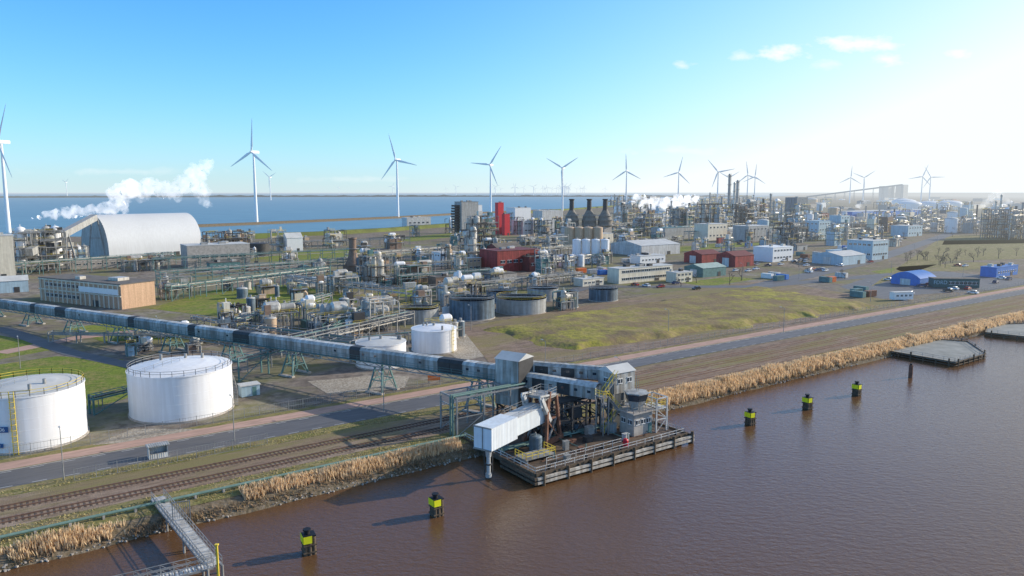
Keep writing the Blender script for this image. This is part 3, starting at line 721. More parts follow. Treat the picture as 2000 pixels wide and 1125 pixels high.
CN={'cladding_light':'light grey','cladding_grey':'grey','pale_blue_cladding':'pale blue','sign_white':'white','concrete':'concrete','barn_red':'dark red','slate_blue_tank':'slate blue','tan_brick':'tan brick','cream_render':'cream','brown_refractory':'brown','tan_tank':'tan'}
for i in range(135):
    band=i%5
    if band<2: py=R.uniform(387,410); px=R.uniform(1220,2020)
    elif band<4: py=R.uniform(406,445); px=R.uniform(1200,2020)
    else:
        py=R.uniform(440,490); px=R.uniform(1190,1840)
        if py>462 and px>1600: continue
        if 1480<px<1560 and py>470: continue
    w=R.uniform(12,44)*(1 if py<440 else .75); hh=R.uniform(5,17) if py<440 else R.uniform(4,9); zc=survey(px,py)[1]
    wl,rf=R.choice([(lgrey,roofl),(grey,roofd),(grey,roofd),(lblue,roofl),(txt,roofl),(conc,roofd),(conc,roofd),(red,roofd),(dblue,grey),(brick,roofd),(cream,roofl),(tan,roofl),(txt,txt),(brown,roofd)])
    building('low %s industrial building in the estate'%CN[wl.name],'building',px-w/2,px+w/2,py-hh*F/zc,py,R.uniform(.3,1),wl,rf,R.choice(['flat','flat','gable']))
PL=[
('tall distillation plant with yellow railings and silver vessels',32,132,440,532,.6,steel,silver,9,1.5),
('rooftop vessels on steel frame',395,486,448,500,.5,steel,tan,8,1),
('small steel loading plant',525,560,446,492,.7,steel,silver,3,1),
('pipework plant with grey equipment',702,762,492,562,.8,steel,silver,6,1),
('low teal process plant',760,845,515,556,.6,teal,silver,5,1),
('tall boiler frame with silver ducting',900,975,412,500,.6,steel,silver,6,1),
('slender steel frame by red tower',940,965,430,480,.8,steel,silver,3,1),
('compressor plant with steel frame',1050,1110,455,500,.7,steel,silver,5,1),
('refinery unit with columns and pipework',1198,1245,395,445,.6,steel,silver,6,1),
('refinery unit with many small columns',1235,1300,412,462,.6,steel,white,7,1),
('dense chemical plant with steel frames',1300,1365,402,455,.6,steel,silver,7,1),
('dense chemical plant with cylindrical columns',1360,1425,392,445,.6,dark,silver,8,1),
('dense chemical plant beside tall columns',1420,1500,392,450,.6,dark,silver,8,1),
('open concrete frame with process vessels',1508,1574,428,490,.6,steel,grey,5,1),
('steel frame tower with vessels',1535,1580,395,440,.7,teal,grey,4,1),
('chemical unit with silver vessels',1640,1662,430,470,.8,steel,silver,4,1),
('large refinery with dark columns',1915,2010,402,468,.5,dark,grey,10,1.2),
('refinery unit with flare stacks',1850,1920,425,455,.6,steel,grey,7,1),
('refinery unit behind the estate',2000,2090,400,470,.6,steel,grey,7,1),
('low chemical unit with yellow stairs',1720,1790,432,452,.5,steel,silver,5,1),
('filter plant with silver hoppers',436,482,592,640,.7,steel,silver,4,1.5),
('low pumping unit with yellow railings',600,690,612,655,.6,steel,silver,5,2),
('water treatment frame with yellow railings',700,780,578,650,.6,steel,silver,5,2),
('small valve station with yellow railings',500,585,608,650,.6,steel,grey,4,2),
('treatment skid with railings',830,885,628,668,.6,steel,silver,3,1.8),
('low dosing unit by round basins',1080,1125,566,608,.6,teal,silver,3,1.5),
('small dosing unit with teal frame',870,930,548,582,.5,steel,silver,4,1.3),
('open process frame with pipes',640,700,535,575,.6,steel,silver,4,1.2),
('evaporator unit with pipework',240,330,505,530,.4,steel,silver,6,1),
('process frame by brick building',310,380,535,585,.5,teal,silver,3,1),
('reactor frame with vessels',900,945,440,520,.7,steel,silver,5,1),
('open tank farm frame',1010,1060,462,480,.6,steel,silver,5,1),
('chemical frame by office block',1200,1260,455,490,.6,steel,white,6,1),
]
for (lab,x0,x1,yt,yb,ra,fm,vm,nv,de) in PL: plant(lab,x0,x1,yt,yb,ra,fm,vm,None,nv,dens=de)
def fill(n,xa,xb,ya,yb,wa,wb,ha,hb):
    for i in range(n):
        px=R.uniform(xa,xb);py=R.uniform(ya,yb); zc=survey(px,py)[1]; w=R.uniform(wa,wb); hh=R.uniform(ha,hb)
        if 1450<px<1600 and py>492: continue
        plant('steel framed process unit with pipework and vessels',px-w/2,px+w/2,py-hh*F/zc,py,R.uniform(.5,1),R.choice([steel,steel,teal,dark,dark,conc]),R.choice([silver,white,grey,tan]),None,R.randint(2,5),clad=R.choice([0,0,.3,.6]))
fill(34,1190,1530,394,415,16,42,14,42)
fill(46,1190,1580,412,455,16,40,9,30)
fill(30,1190,1560,452,492,14,36,5,15)
fill(42,1560,2010,400,458,16,40,9,28)
fill(34,560,1180,462,545,16,44,6,15)
fill(18,880,1110,436,480,16,36,8,24)
fill(16,1560,1760,440,484,14,34,6,18)
fill(30,420,900,565,668,16,44,3,8)
fill(12,140,560,455,520,18,40,5,13)
fill(10,860,1140,545,585,16,40,4,8)
fill(8,200,480,655,700,18,40,2.5,4.5)
def column(px,yt,yb,wpx,m,label,name='distillation_column',n=14,rings=5):
    p,zc=survey(px,yb); h=(yb-yt)*zc/F; rr=wpx/2*zc/F; r=thing(name,label,'industrial column',p)
    part(r,'shell',MB().lathe([(rr*1.15,0),(rr,3),(rr,h-rr),(rr*.7,h-rr*.3),(.02,h)],n=n),[m])
    pf=MB()
    for k in range(1,rings+1):
        z=h*k/(rings+.3); pf.lathe([(rr,z),(rr*1.9,z),(rr*1.9,z+.3),(rr,z+.3)],n=n)
        pf.lathe([(rr*1.9,z+1.0),(rr*1.9,z+1.25)],n=n)
    pf.cyl((rr*1.3,0,0),(rr*1.3,0,h),rr*.12,0,5); part(r,'platform',pf,[steel])
for (px,yt,yb,w) in [(1422,340,430,5),(1438,352,430,5),(1432,356,432,4),(1503,378,436,3.5),(1489,388,436,4),(1510,392,438,3),(1385,376,430,2),(1950,380,455,3),(1966,398,455,4),(1922,405,455,4),(1980,402,458,4),(1993,395,458,4),(1205,385,440,3.5),(1232,392,440,4),(1270,398,445,3),(1310,392,440,3),(1345,396,440,3.5),(1370,388,440,3),(1408,384,440,3),(1460,392,440,3),(1525,398,445,3),(1600,400,440,3),(1940,392,460,3),(1905,400,450,2.5),(1830,408,440,2),(1690,402,430,2),(1470,380,425,2.4),(1640,404,436,2.5),(1745,408,440,2.5),(1870,404,446,2.5),(1250,404,450,2.5)]:
    column(px,yt,yb,w,R.choice([silver,grey,steel,dark]),'tall slender distillation column with ring platforms')
for px in (1116,1150,1181):
    p,zc=survey(px,466); k=zc/F; r=thing('furnace_stack','stout chimney tapering up from a round furnace','chimney',p,QROT,'row of furnace stacks')
    part(r,'base_frame',MB().bb(-10*k,10*k,-9*k,9*k,0,24*k),[conc])
    part(r,'furnace',MB().lathe([(13*k,24*k),(14*k,26*k),(14*k,36*k),(11.5*k,44*k),(7*k,52*k),(5.4*k,55*k)],n=24),[furn])
    part(r,'chimney',MB().lathe([(5.4*k,55*k),(4.6*k,57*k),(4.2*k,74*k),(5.6*k,75*k),(5.6*k,77*k),(3.4*k,77*k),(3.4*k,66*k)],n=20),[dark])
    m2=MB()
    for z,q in ((26,14.4),(36,14.4),(44,12)): m2.lathe([(q*k,z*k),(q*k+1.2,z*k),(q*k+1.2,z*k+.4),(q*k,z*k+.4)],n=20); m2.lathe([(q*k+1.2,z*k+1.2),(q*k+1.2,z*k+1.5)],n=20)
    part(r,'platform',m2,[steel])
p,zc=survey(690,530); k=zc/F
r=thing('brick_stack','brown tapered refractory stack with flared top','chimney',p)
part(r,'base',MB().box((0,0,6*k),(34*k,26*k,12*k)),[brown]); part(r,'chimney',MB().lathe([(16*k,12*k),(9*k,30*k),(7*k,42*k),(7*k,62*k),(8.5*k,63*k),(8.5*k,66*k),(6*k,66*k),(6*k,50*k)],n=20),[brown])
part(r,'platform',MB().lathe([(7*k,44*k),(12*k,44*k),(12*k,44*k+.3),(7*k,44*k+.3)],n=20),[steel])
a,b,h,loc,rz,zc=fit(884,905,392,462,1.0)
mb=MB()
for i in range(9):
    z=h*.25+i*h*.075; mb.box((0,0,z),(a+ (9-abs(i-5))*.4,b,h*.05),0)
mb.bb(-a*.3,a*.3,-b*.3,b*.3,0,h*.86)
solo('duct_stack','stack of dark louvred boiler ducts','duct',mb,[dark],loc,rz)
for (pa,pb,h,w,n,lv,m) in [((-60,548),(340,516),7,5,7,2,teal),((310,560),(690,528),7,6,8,3,teal),((330,588),(640,545),6,4,6,2,teal),((680,520),(900,500),7,5,6,2,steel),
  ((815,588),(1130,552),5,5,7,2,steel),((470,655),(640,600),5,4,6,2,steel),((560,700),(800,640),5,4,6,2,steel),((900,660),(620,690),3,3,6,1,steel),
  ((180,810),(258,790),3.2,1.6,4,1,teal),((460,745),(620,700),5,2.5,4,1,teal),((620,700),(760,712),5,2.5,5,1,steel),((430,655),(700,690),4,3,5,1,steel),
  ((1060,505),(1330,480),7,5,6,2,steel),((560,560),(800,590),5,4,6,2,steel),((1340,470),(1560,455),8,5,6,2,steel),((300,530),(720,505),7,4,6,2,teal),((490,490),(800,480),6,3,5,1,steel),
  ((380,640),(520,672),3.5,2,5,1,steel),((640,665),(740,610),4,3,5,2,teal),((780,560),(960,545),5,4,6,2,teal),((1180,455),(1300,440),8,5,6,2,steel),((1560,470),(1720,455),7,4,6,2,steel),
  ((700,545),(900,530),6,4,6,2,steel),((1060,530),(1190,512),6,4,6,2,steel),((1200,440),(1500,425),10,5,6,2,steel),((1580,440),(1900,430),9,5,6,2,steel),((100,668),(430,672),2.5,2,5,1,steel),((1200,465),(1500,448),8,5,6,2,teal),((1560,452),(1900,446),8,5,6,2,steel)]:
    rack(pa,pb,h,w,n,lv,m)
def conveyor_bridge(a3,b3,w,m,label):
    A=Vector(a3);B=Vector(b3);d=B-A;L_=math.hypot(d.x,d.y);rz=math.atan2(d.y,d.x); r=thing('conveyor_bridge',label,'conveyor',(A.x,A.y,0),rz)
    mb=MB(); mb.beam((0,0,A.z),(L_,0,B.z),w); part(r,'gallery',mb,[m])
    k=max(2,int(L_/45))
    for i in range(1,k+1):
        x=L_*i/k; z=A.z+(B.z-A.z)*i/k; m2=MB()
        for y in(-w,w): m2.beam((x,y*1.4,0),(x,y*.4,z),w*.18)
        m2.beam((x,-w,z*.5),(x,w,z*.5),w*.15)
        part(r,'trestle',m2,[steel])
p0,z0=survey(1575,392);p1,z1=survey(1760,392)
conveyor_bridge((p0.x,p0.y,20),(p1.x,p1.y,(392-361)*z1/F),7,grey,'long inclined conveyor leading to the grain silos')
p0,z0=survey(60,535);p1,z1=survey(190,505)
conveyor_bridge((p0.x,p0.y,12),(p1.x,p1.y,28),4,grey,'grey inclined conveyor rising to the storage hall')

# ---------------------------------------------------------------- main conveyor gallery
A=Vector((-1.6,146.7,0)); B=Vector((-155,243.5,0)); d=(B-A); L0=d.length; rz=math.atan2(d.y,d.x); LG=L0*1.42; slope=-(7.3-4.9)/L0
g=thing('conveyor_gallery','long weathered grey enclosed conveyor gallery on steel trestles','conveyor',A,rz)
gdark=mat('gallery_dark_panel',(.05,.048,.047),.6,var=.3); groof=mat('gallery_roof',(.60,.60,.575),.55,var=.18,streak=.3)
groof2=mat('gallery_roof_dull',(.44,.44,.42),.6,var=.2,streak=.35)
gwall=mat('gallery_wall',(.46,.455,.43),.6,var=.2,streak=.4,rib=1.2); gwall2=mat('gallery_wall_dull',(.33,.325,.305),.6,var=.2,streak=.4,rib=1.2)
body=MB(); rf=MB()
def zz(x): return 7.3+slope*x
def seg(mb,x0,x1,y0,y1,z0,z1,mi):
    vs=[(x0,y0,zz(x0)+z0),(x1,y0,zz(x1)+z0),(x1,y1,zz(x1)+z0),(x0,y1,zz(x0)+z0),(x0,y0,zz(x0)+z1),(x1,y0,zz(x1)+z1),(x1,y1,zz(x1)+z1),(x0,y1,zz(x0)+z1)]
    mb.add(vs,[(0,3,2,1),(4,5,6,7),(0,1,5,4),(1,2,6,5),(2,3,7,6),(3,0,4,7)],mi)
k=int(LG/3.2)
dset={3,4,12,24,25,31,40,52,53,58,66,73}
for i in range(k):
    x0=i*LG/k; x1=(i+1)*LG/k; dk=i in dset; dull=(not dk) and R.random()<.3
    seg(body,x0,x1-.06,-1.3,1.3,0,2.2,1 if dk else (4 if dull else 0))
    for (ya,za,yb,zb_) in ((-1.42,2.15,-.9,2.8),(-.9,2.8,.9,2.8),(.9,2.8,1.42,2.15)):
        rf.add([(x0,ya,zz(x0)+za),(x1-.08,ya,zz(x1)+za),(x1-.08,yb,zz(x1)+zb_),(x0,yb,zz(x0)+zb_)],[(0,1,2,3)],1 if dk else (2 if dull else 0))
    if not dk and R.random()<.28:
        for yy in(-1.33,1.33): body.box(((x0+x1)/2+R.uniform(-.6,.6),yy,zz(x0)+1.35),(.7,.05,.45),2)
seg(body,-.5,LG,-1.35,1.35,-.35,-.02,3)
for y in(-1.3,1.3):
    for i in range(int(LG/4)):
        a0=i*4;a1=a0+4; body.beam((a0,y,zz(a0)-1.0),(a0+2,y,zz(a0+2)-.3),.14,3); body.beam((a0+2,y,zz(a0+2)-.3),(a1,y,zz(a1)-1.0),.14,3)
    body.beam((0,y,zz(0)-1.05),(LG,y,zz(LG)-1.05),.2,3)
part(g,'gallery_body',body,[gwall,gdark,glass,steel,gwall2]); part(g,'roof',rf,[groof,gdark,groof2])
wk=MB().rail([(0,1.9,zz(0)),(LG,1.9,zz(LG))],1.1,3,.06); seg(wk,0,LG,1.35,1.95,-.1,0,0); part(g,'walkway',wk,[teal])
for i,x in enumerate([6,33,62,86,112,138,165,192,220,245]):
    t=MB(); z=zz(x)-1.1
    for dx in(-1.6,1.6):
        for y in(-1,1):
            t.beam((x+dx*1.3,y*2.6,0),(x+dx*.6,y*1.2,z),.3)
        t.beam((x+dx,-1.9,z*.5),(x+dx,1.9,z*.5),.2); t.beam((x+dx*1.3,-2.6,0),(x+dx*.8,1.4,z),.12); t.beam((x+dx*1.3,2.6,0),(x+dx*.8,-1.4,z),.12)
    for y in(-1,1): t.beam((x-1.6,y*1.9,z*.5),(x+1.6,y*1.9,z*.5),.2); t.box((x,y*2.6,.2),(5,.9,.4),1)
    part(g,'trestle',t,[teal,conc])
TP=A+(A-B).normalized()*2.4
wgrey=mat('weathered_tower_cladding',(.50,.495,.46),.6,streak=.45,var=.2,rib=.9)
tt=thing('transfer_tower','weathered grey gabled conveyor transfer tower on steel legs','conveyor tower',TP,rz)
w2,d2=2.7,2.8
part(tt,'wall',MB().bb(-w2,w2,-d2,d2,2.9,12.1),[wgrey])
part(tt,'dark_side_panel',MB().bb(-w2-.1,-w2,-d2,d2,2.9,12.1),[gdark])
mb=MB(); mb.add([(-w2-.2,-d2-.2,12.1),(w2+.2,-d2-.2,12.1),(w2+.2,d2+.2,12.1),(-w2-.2,d2+.2,12.1),(-w2-.2,0,13.2),(w2+.2,0,13.2)],[(0,1,5,4),(2,3,4,5),(0,4,3),(1,2,5),(0,3,2,1)]); part(tt,'roof',mb,[roofl])
mb=MB()
for x in(-2.4,2.4):
    for y in(-2.5,2.5): mb.beam((x,y,-2.5),(x,y,2.9),.35)
    mb.beam((x,-2.5,0),(x,2.5,2.9),.2); mb.beam((x,2.5,0),(x,-2.5,2.9),.2)
for y in(-2.5,2.5): mb.beam((-2.4,y,0),(2.4,y,2.9),.2); mb.beam((-2.4,y,2),(2.4,y,2),.2)
part(tt,'steel_legs',mb,[dark])
windows(tt,w2*2,d2*2,'f',1,1,.8,.8,9,1)

# ---------------------------------------------------------------- jetty
JO=W(70,90.5)
j=thing('loading_jetty','stained timber and concrete loading jetty on piles','jetty',JO,QROT)
part(j,'deck',MB().bb(-1.5,34,0,17,-.6,0),[deckm])
part(j,'deck_edge',MB().bb(-1.5,34.15,-.2,0,-.5,.35).bb(-1.7,-1.5,0,23,-.5,.35).bb(34,34.2,0,17,-.5,.3),[wood])
for i in range(15):
    for y in (.8,8,16): part(j,'pile',MB().cyl((-1+i*2.4,y,-6),(-1+i*2.4,y,-.6),.3,0,8),[wood])
mb=MB()
for z in(-.3,-1.0): mb.bb(-1.8,35,-.95,-.55,z-.2,z+.2,0)
for z in(-.3,-1.0): mb.bb(-2.3,-1.75,-.9,9,z-.2,z+.2,1)
for i in range(15): mb.bb(i*2.45-.2,i*2.45+.15,-.55,-.2,-3.5,.2,1)
for i in range(8): mb.cyl((i*5-.5,-.8,-5),(i*5-.5,-.8,.7),.3,1,8)
part(j,'fender',mb,[pwood,wood])
mb=MB(); mb.rail([(-1.3,.4,0),(33.6,.4,0)],1.1,2,.08); mb.rail([(-1.3,.4,0),(-1.3,22,0)],1.1,2,.08); mb.rail([(33.6,.4,0),(33.6,16,0)],1.1,2,.08); mb.rail([(3,3.0,0),(20,3.0,0)],1.1,2,.08)
part(j,'handrail',mb,[lgrey])
part(j,'access_bridge',MB().bb(-1.5,22,17,24,-.5,-.02),[deckm])
mb=MB().bb(3,31,4.2,4.45,.0,.12).bb(3,31,9.7,9.95,0,.12); part(j,'crane_rail',mb,[rail])
mb=MB()
for y in(11.5,12.1,12.6): mb.cyl((0,y,.5),(28,y,.5),.14,0,7)
for i in range(10): mb.bb(i*3,i*3+.25,11.2,12.9,0,.4)
for x in (5,12,22,28): mb.cyl((x,11.5,.5),(x,3.4,.5),.1,0,6); mb.cyl((x,3.4,.5),(x,3.4,1.6),.1,0,6)
part(j,'deck_pipework',mb,[pipeg])
mb=MB()
XS=(9,12.5,16,19.5,23); YS=(12,15,18)
for x in XS:
    for y in YS: mb.beam((x,y,0),(x,y,5.6),.32)
    for z in (2.6,5.4): mb.beam((x,YS[0],z),(x,YS[-1],z),.22)
    mb.beam((x,12,0),(x,15,2.6),.14); mb.beam((x,18,2.6),(x,15,5.4),.14)
for y in YS:
    for z in (2.6,5.4): mb.beam((XS[0],y,z),(XS[-1],y,z),.22)
    mb.beam((9,y,0),(12.5,y,2.6),.14); mb.beam((16,y,2.6),(12.5,y,5.4),.14); mb.beam((16,y,0),(19.5,y,2.6),.14); mb.beam((23,y,2.6),(19.5,y,5.4),.14)
mb.bb(9,16,12,15,2.7,2.8); mb.bb(16,23,15,18,5.5,5.6); mb.bb(17,19,12.6,14.4,2.8,4.6); mb.bb(10,12,12.5,14,0,1.9)
part(j,'support_steelwork',mb,[dark])
bo=MB().cyl((0,0,0),(0,0,.5),.22,0,10).cyl((0,0,.5),(0,0,.65),.34,0,10)
b0=solo('mooring_bollard','black cast iron mooring bollard on jetty edge','bollard',bo,[black],W(72,91.6),0,'jetty bollards')
for s in (80,88,96,102): q=b0.copy(); COL.objects.link(q); q.location=W(s,91.6)
F3=Vector((4.2,128.3,0)); N3=Vector((-4.4,115.4,0)); d=N3-F3; LB=d.length; rzb=math.atan2(d.y,d.x)
ld=thing('ship_loader','pale blue ship loader with telescopic boom and hanging chute','ship loader',F3,rzb)
part(ld,'boom_housing',MB().bb(-1,LB*.62,-1.45,1.45,4.1,7.2),[pale])
part(ld,'boom_roof',MB().bb(-1,LB*.62,-1.6,1.6,7.21,7.3),[roofl])
part(ld,'boom_head',MB().bb(LB*.55,LB+.6,-1.75,1.75,3.8,7.55),[mat('boom_head_white',(.78,.82,.84),.4,var=.05,streak=.1,rib=.7)])
part(ld,'head_trim',MB().bb(LB+.6,LB+.72,-1.8,1.8,3.7,3.95).bb(LB+.6,LB+.72,-1.8,1.8,7.4,7.65).bb(LB+.6,LB+.72,-.06,.06,3.95,7.4),[steel])
mb=MB().cyl((LB-1,0,3.8),(LB-1,0,2.1),.6,0,14,.42).cyl((LB-1,0,2.1),(LB-1,0,-.7),.33,0,14).cyl((LB-1,0,-.7),(LB-1,0,-1.3),.5,0,14).cyl((LB-1,0,.8),(LB-1,0,1.0),.6,1,14)
mb.cyl((LB-1.7,.3,3.8),(LB-1.7,.3,-.8),.09,1,6).cyl((LB-.3,-.3,3.8),(LB-.3,-.3,-.8),.09,1,6); part(ld,'loading_chute',mb,[lgrey,dark])
mb=MB()
for y in(-1.9,1.9):
    mi=2 if y<0 else 1
    mb.beam((1.2,y,9.0),(-1.8,y,4.2),.7,0); mb.beam((-1.8,y,9.6),(-.6,y,3),.45,mi); mb.beam((-5,y*1.2,0),(-4,y,8.5),.5,mi); mb.beam((0,y*1.2,0),(-1,y,8.5),.5,1); mb.beam((-5,y*1.2,0),(-.9,y,4.5),.25,mi); mb.beam((0,y*1.2,0),(-4.2,y,4.5),.25,2); mb.beam((-4.6,y,4.5),(-.5,y,4.5),.3,mi);mb.beam((-4.6,y,8.5),(0,y,8.5),.3,2)
    mb.beam((1.0,y,7.3),(1.6,y,9.4),.3,0); mb.beam((1.6,y,9.4),(-3.5,y,8.8),.3,0)
for x in(-4.4,-.6): mb.beam((x,-2,4.5),(x,2,4.5),.3,2); mb.beam((x,-2,8.5),(x,2,8.5),.3,2); mb.beam((x,-2,4.5),(x,2,8.5),.2,2)
part(ld,'support_frame',mb,[lgrey,rust,steel])
part(ld,'hopper',MB().cyl((-2.6,0,7.8),(-2.6,0,5),1.7,0,4,.5,smooth=False).cyl((-2.6,0,5),(-2.6,0,1.5),.45,0,10),[rust])
mb=MB().bb(-5.5,.5,-2.7,-2.1,.15,1).bb(-5.5,.5,2.1,2.7,.15,1)
for x in(-5,-3.5,-1.5,0):
    for y in(-2.4,2.4): mb.cyl((x,y-.2,.35),(x,y+.2,.35),.35,1,12)
part(ld,'bogie',mb,[rust,dark])
mb=MB().bb(-4.5,-.5,-1.7,1.7,8.6,8.8).rail([(-4.5,-1.7,8.8),(-.5,-1.7,8.8),(-.5,1.7,8.8),(-4.5,1.7,8.8)],1.1,1.5,.07,1,True); part(ld,'platform',mb,[steel,steel])
mb=MB().rail([(0,-1.5,7.25),(LB*.5,-1.5,7.25)],1.0,2,.05).rail([(0,1.5,7.25),(LB*.5,1.5,7.25)],1.0,2,.05); part(ld,'boom_handrail',mb,[steel])
def gal(s0,t0,z0,s1,t1,z1,w,h,label,m=lgrey,rm=roofl,legs=()):
    A_=W(s0,t0);B_=W(s1,t1);d=B_-A_;L_=d.length; rr=math.atan2(d.y,d.x); r=thing('conveyor_gallery',label,'conveyor',A_,rr)
    mb=MB();k=int(L_/3)+1
    for i in range(k):
        x0=L_*i/k;x1=L_*(i+1)/k-.07;za=z0+(z1-z0)*i/k;zb=z0+(z1-z0)*(i+1)/k
        vs=[(x0,-w/2,za),(x1,-w/2,zb),(x1,w/2,zb),(x0,w/2,za),(x0,-w/2,za+h),(x1,-w/2,zb+h),(x1,w/2,zb+h),(x0,w/2,za+h)]
        mb.add(vs,[(0,3,2,1),(4,5,6,7),(0,1,5,4),(1,2,6,5),(2,3,7,6),(3,0,4,7)],1 if i in(1,3) else 0)
        mb.box(((x0+x1)/2,-w/2-.03,(za+zb)/2+h*.6),(.7,.05,.5),2)
    mb.beam((0,-w/2,z0-.7),(L_,-w/2,z1-.7),.2,3); mb.beam((0,w/2,z0-.7),(L_,w/2,z1-.7),.2,3)
    part(r,'gallery_body',mb,[m,gdark,glass,dark]); mb=MB()
    for (ya,za_,yb,zb_) in ((-w/2-.1,h,-.6,h+.6),(-.6,h+.6,.6,h+.6),(.6,h+.6,w/2+.1,h)):
        mb.add([(0,ya,z0+za_),(L_,ya,z1+za_),(L_,yb,z1+zb_),(0,yb,z0+zb_)],[(0,1,2,3)])
    part(r,'roof',mb,[rm])
    for x in legs:
        m2=MB(); z=z0+(z1-z0)*x/L_-.6
        for dx in(-1,1):
            for y in(-1.6,1.6): m2.beam((x+dx,y,-.5),(x+dx*.8,y*.8,z),.3)
            m2.beam((x+dx,-1.5,z*.5),(x+dx,1.5,z*.5),.2); m2.beam((x+dx,-1.6,0),(x+dx,1.4,z),.15); m2.beam((x+dx,1.6,0),(x+dx,-1.4,z),.15)
        for y in(-1.5,1.5): m2.beam((x-1,y,z*.5),(x+1,y,z*.5),.2); m2.beam((x-1,y,0),(x+1,y,z*.5),.15)
        part(r,'trestle',m2,[R.choice([steel,dark])])
    return r
gal(86,117.8,6.2,92.5,102.5,6.0,2.7,2.3,'short weathered grey conveyor gallery over the jetty',m=wgrey,rm=groof,legs=(5,11))
gal(87,119.5,8.4,100,106,7.8,2.2,1.9,'upper weathered grey conveyor gallery leading to the jetty head',m=gwall,rm=groof2,legs=(9,))
ht=thing('jetty_tower','weathered grey gabled jetty head house on enclosed leg','conveyor tower',W(98,103.5),QROT)
part(ht,'wall',MB().bb(-2.7,2.7,-2.3,2.3,6.6,10.6),[wgrey]); mb=MB()
mb.add([(-2.9,-2.5,10.6),(2.9,-2.5,10.6),(2.9,2.5,10.6),(-2.9,2.5,10.6),(-2.9,0,11.7),(2.9,0,11.7)],[(0,1,5,4),(2,3,4,5),(0,4,3),(1,2,5),(0,3,2,1)]); part(ht,'roof',mb,[roofl])
windows(ht,5.4,4.6,'f',2,1,1.0,.9,9,1); windows(ht,5.4,4.6,'l',1,1,1.0,.9,9,1)
part(ht,'enclosed_leg',MB().bb(-2.6,-.2,-2.2,-.2,0,6.6),[mat('leg_dark_cladding',(.13,.14,.145),.6,var=.2,streak=.2)])
mb=MB()
for x in(-2.8,0,2.8):
    for y in(-2.2,2.2): mb.beam((x,y,0),(x,y,6.6),.38)
    mb.beam((x,-2.2,0),(x,2.2,6.6),.22); mb.beam((x,-2.2,3.6),(x,2.2,3.6),.22)
for y in(-2.2,2.2): mb.beam((-2.8,y,3.6),(2.8,y,3.6),.25); mb.beam((-2.8,y,3.6),(2.8,y,6.6),.2); mb.beam((2.8,y,0),(-2.8,y,3.6),.2)
mb.bb(-2.8,2.8,-2.2,2.2,3.5,3.65)
part(ht,'steel_legs',mb,[steel])
def stair(mb,p0,p1,w=.9,mi=0,rm=1):
    p0=Vector(p0);p1=Vector(p1); d=p1-p0; hd=Vector((d.x,d.y,0)).normalized(); nn=Vector((-hd.y,hd.x,0))*w/2; k=int(abs(d.z)/.22)
    for s_ in(-1,1):
        mb.beam(p0+nn*s_,p1+nn*s_,.16,mi); mb.beam(p0+nn*s_+Vector((0,0,1)),p1+nn*s_+Vector((0,0,1)),.08,rm)
        for i in range(0,k+1,4): q=p0+d*i/k+nn*s_; mb.beam(q,q+Vector((0,0,1)),.07,rm)
    for i in range(k): q=p0+d*(i+.5)/k; mb.beam(q-nn,q+nn,.12,mi)
mb=MB(); stair(mb,(-6.5,-3.4,0),(-3,-3.4,3.6),mi=0); stair(mb,(-3,-4.4,3.6),(-6.5,-4.4,7.4)); stair(mb,(-6.5,-3.4,7.4),(-3.2,-3.4,10.6))
mb.bb(-3.2,-1.8,-5,-2.8,3.5,3.65); mb.bb(-8,-6.4,-5,-2.8,7.3,7.45); mb.rail([(-8,-5,7.45),(-6.4,-5,7.45)],1.1,1,.08,1); mb.rail([(-8,-2.8,7.45),(-8,-5,7.45)],1.1,1,.08,1)
for x in(-7.8,-6.5):
    for y in(-4.9,-2.9): mb.beam((x,y,0),(x,y,7.4),.18)
part(ht,'stairs',mb,[steel,yellow])
cb=thing('control_cabin','beige control building with angular glazed lookout cabin','control cabin',W(97.0,97.0),QROT)
part(cb,'wall',MB().bb(-2.3,2.3,-1.9,1.9,0,4.4),[conc]); part(cb,'roof',MB().bb(-3.2,3.2,-2.6,2.6,4.4,4.6),[conc])
part(cb,'handrail',MB().rail([(-3.1,-2.5,4.6),(3.1,-2.5,4.6),(3.1,2.5,4.6),(-3.1,2.5,4.6)],1.1,1.5,.07,closed=True),[steel])
part(cb,'lookout',MB().lathe([(1.2,4.6),(1.5,5.6),(1.9,6.3)],n=6,smooth=False),[grey]); part(cb,'glazing',MB().lathe([(1.9,6.3),(2.3,7.6)],n=6,smooth=False),[glass])
part(cb,'lookout_roof',MB().lathe([(2.3,7.6),(2.42,7.65),(2.42,7.85),(.02,8.0)],n=6,smooth=False),[grey])
windows(cb,4.6,3.8,'f',3,1,.8,.9,2.6,1); windows(cb,4.6,3.8,'l',2,1,.8,.9,2.6,1)
part(cb,'door',MB().box((1.8,-1.94,1.05),(.9,.08,2.1)),[teal])
part(cb,'antenna',MB().cyl((0,0,8.0),(0,0,11),.05,0,6),[steel]); part(cb,'antenna',MB().cyl((.8,.3,7.9),(.8,.3,10),.04,0,6),[steel])
fr=thing('access_tower','open steel access tower with platforms on the jetty','access tower',W(101.3,96.5),QROT); mb=MB();hr=MB()
for x in(-1.4,1.4):
    for y in(-2,2): mb.beam((x,y,0),(x,y,6.5),.28)
for z in(2.4,4.5,6.5):
    for y in(-2,2): mb.beam((-1.4,y,z),(1.4,y,z),.2)
    for x in(-1.4,1.4): mb.beam((x,-2,z),(x,2,z),.2)
mb.beam((-1.4,-2,0),(1.4,-2,2.4),.12); mb.beam((-1.4,-2,4.5),(1.4,-2,2.4),.12)
mb.bb(-1.4,1.4,-2,2,4.5,4.6); hr.rail([(-1.4,-2,4.6),(1.4,-2,4.6),(1.4,2,4.6),(-1.4,2,4.6)],1.1,1.4,.07,closed=True)
part(fr,'steel_frame',mb,[lgrey]); part(fr,'handrail',hr,[yellow])
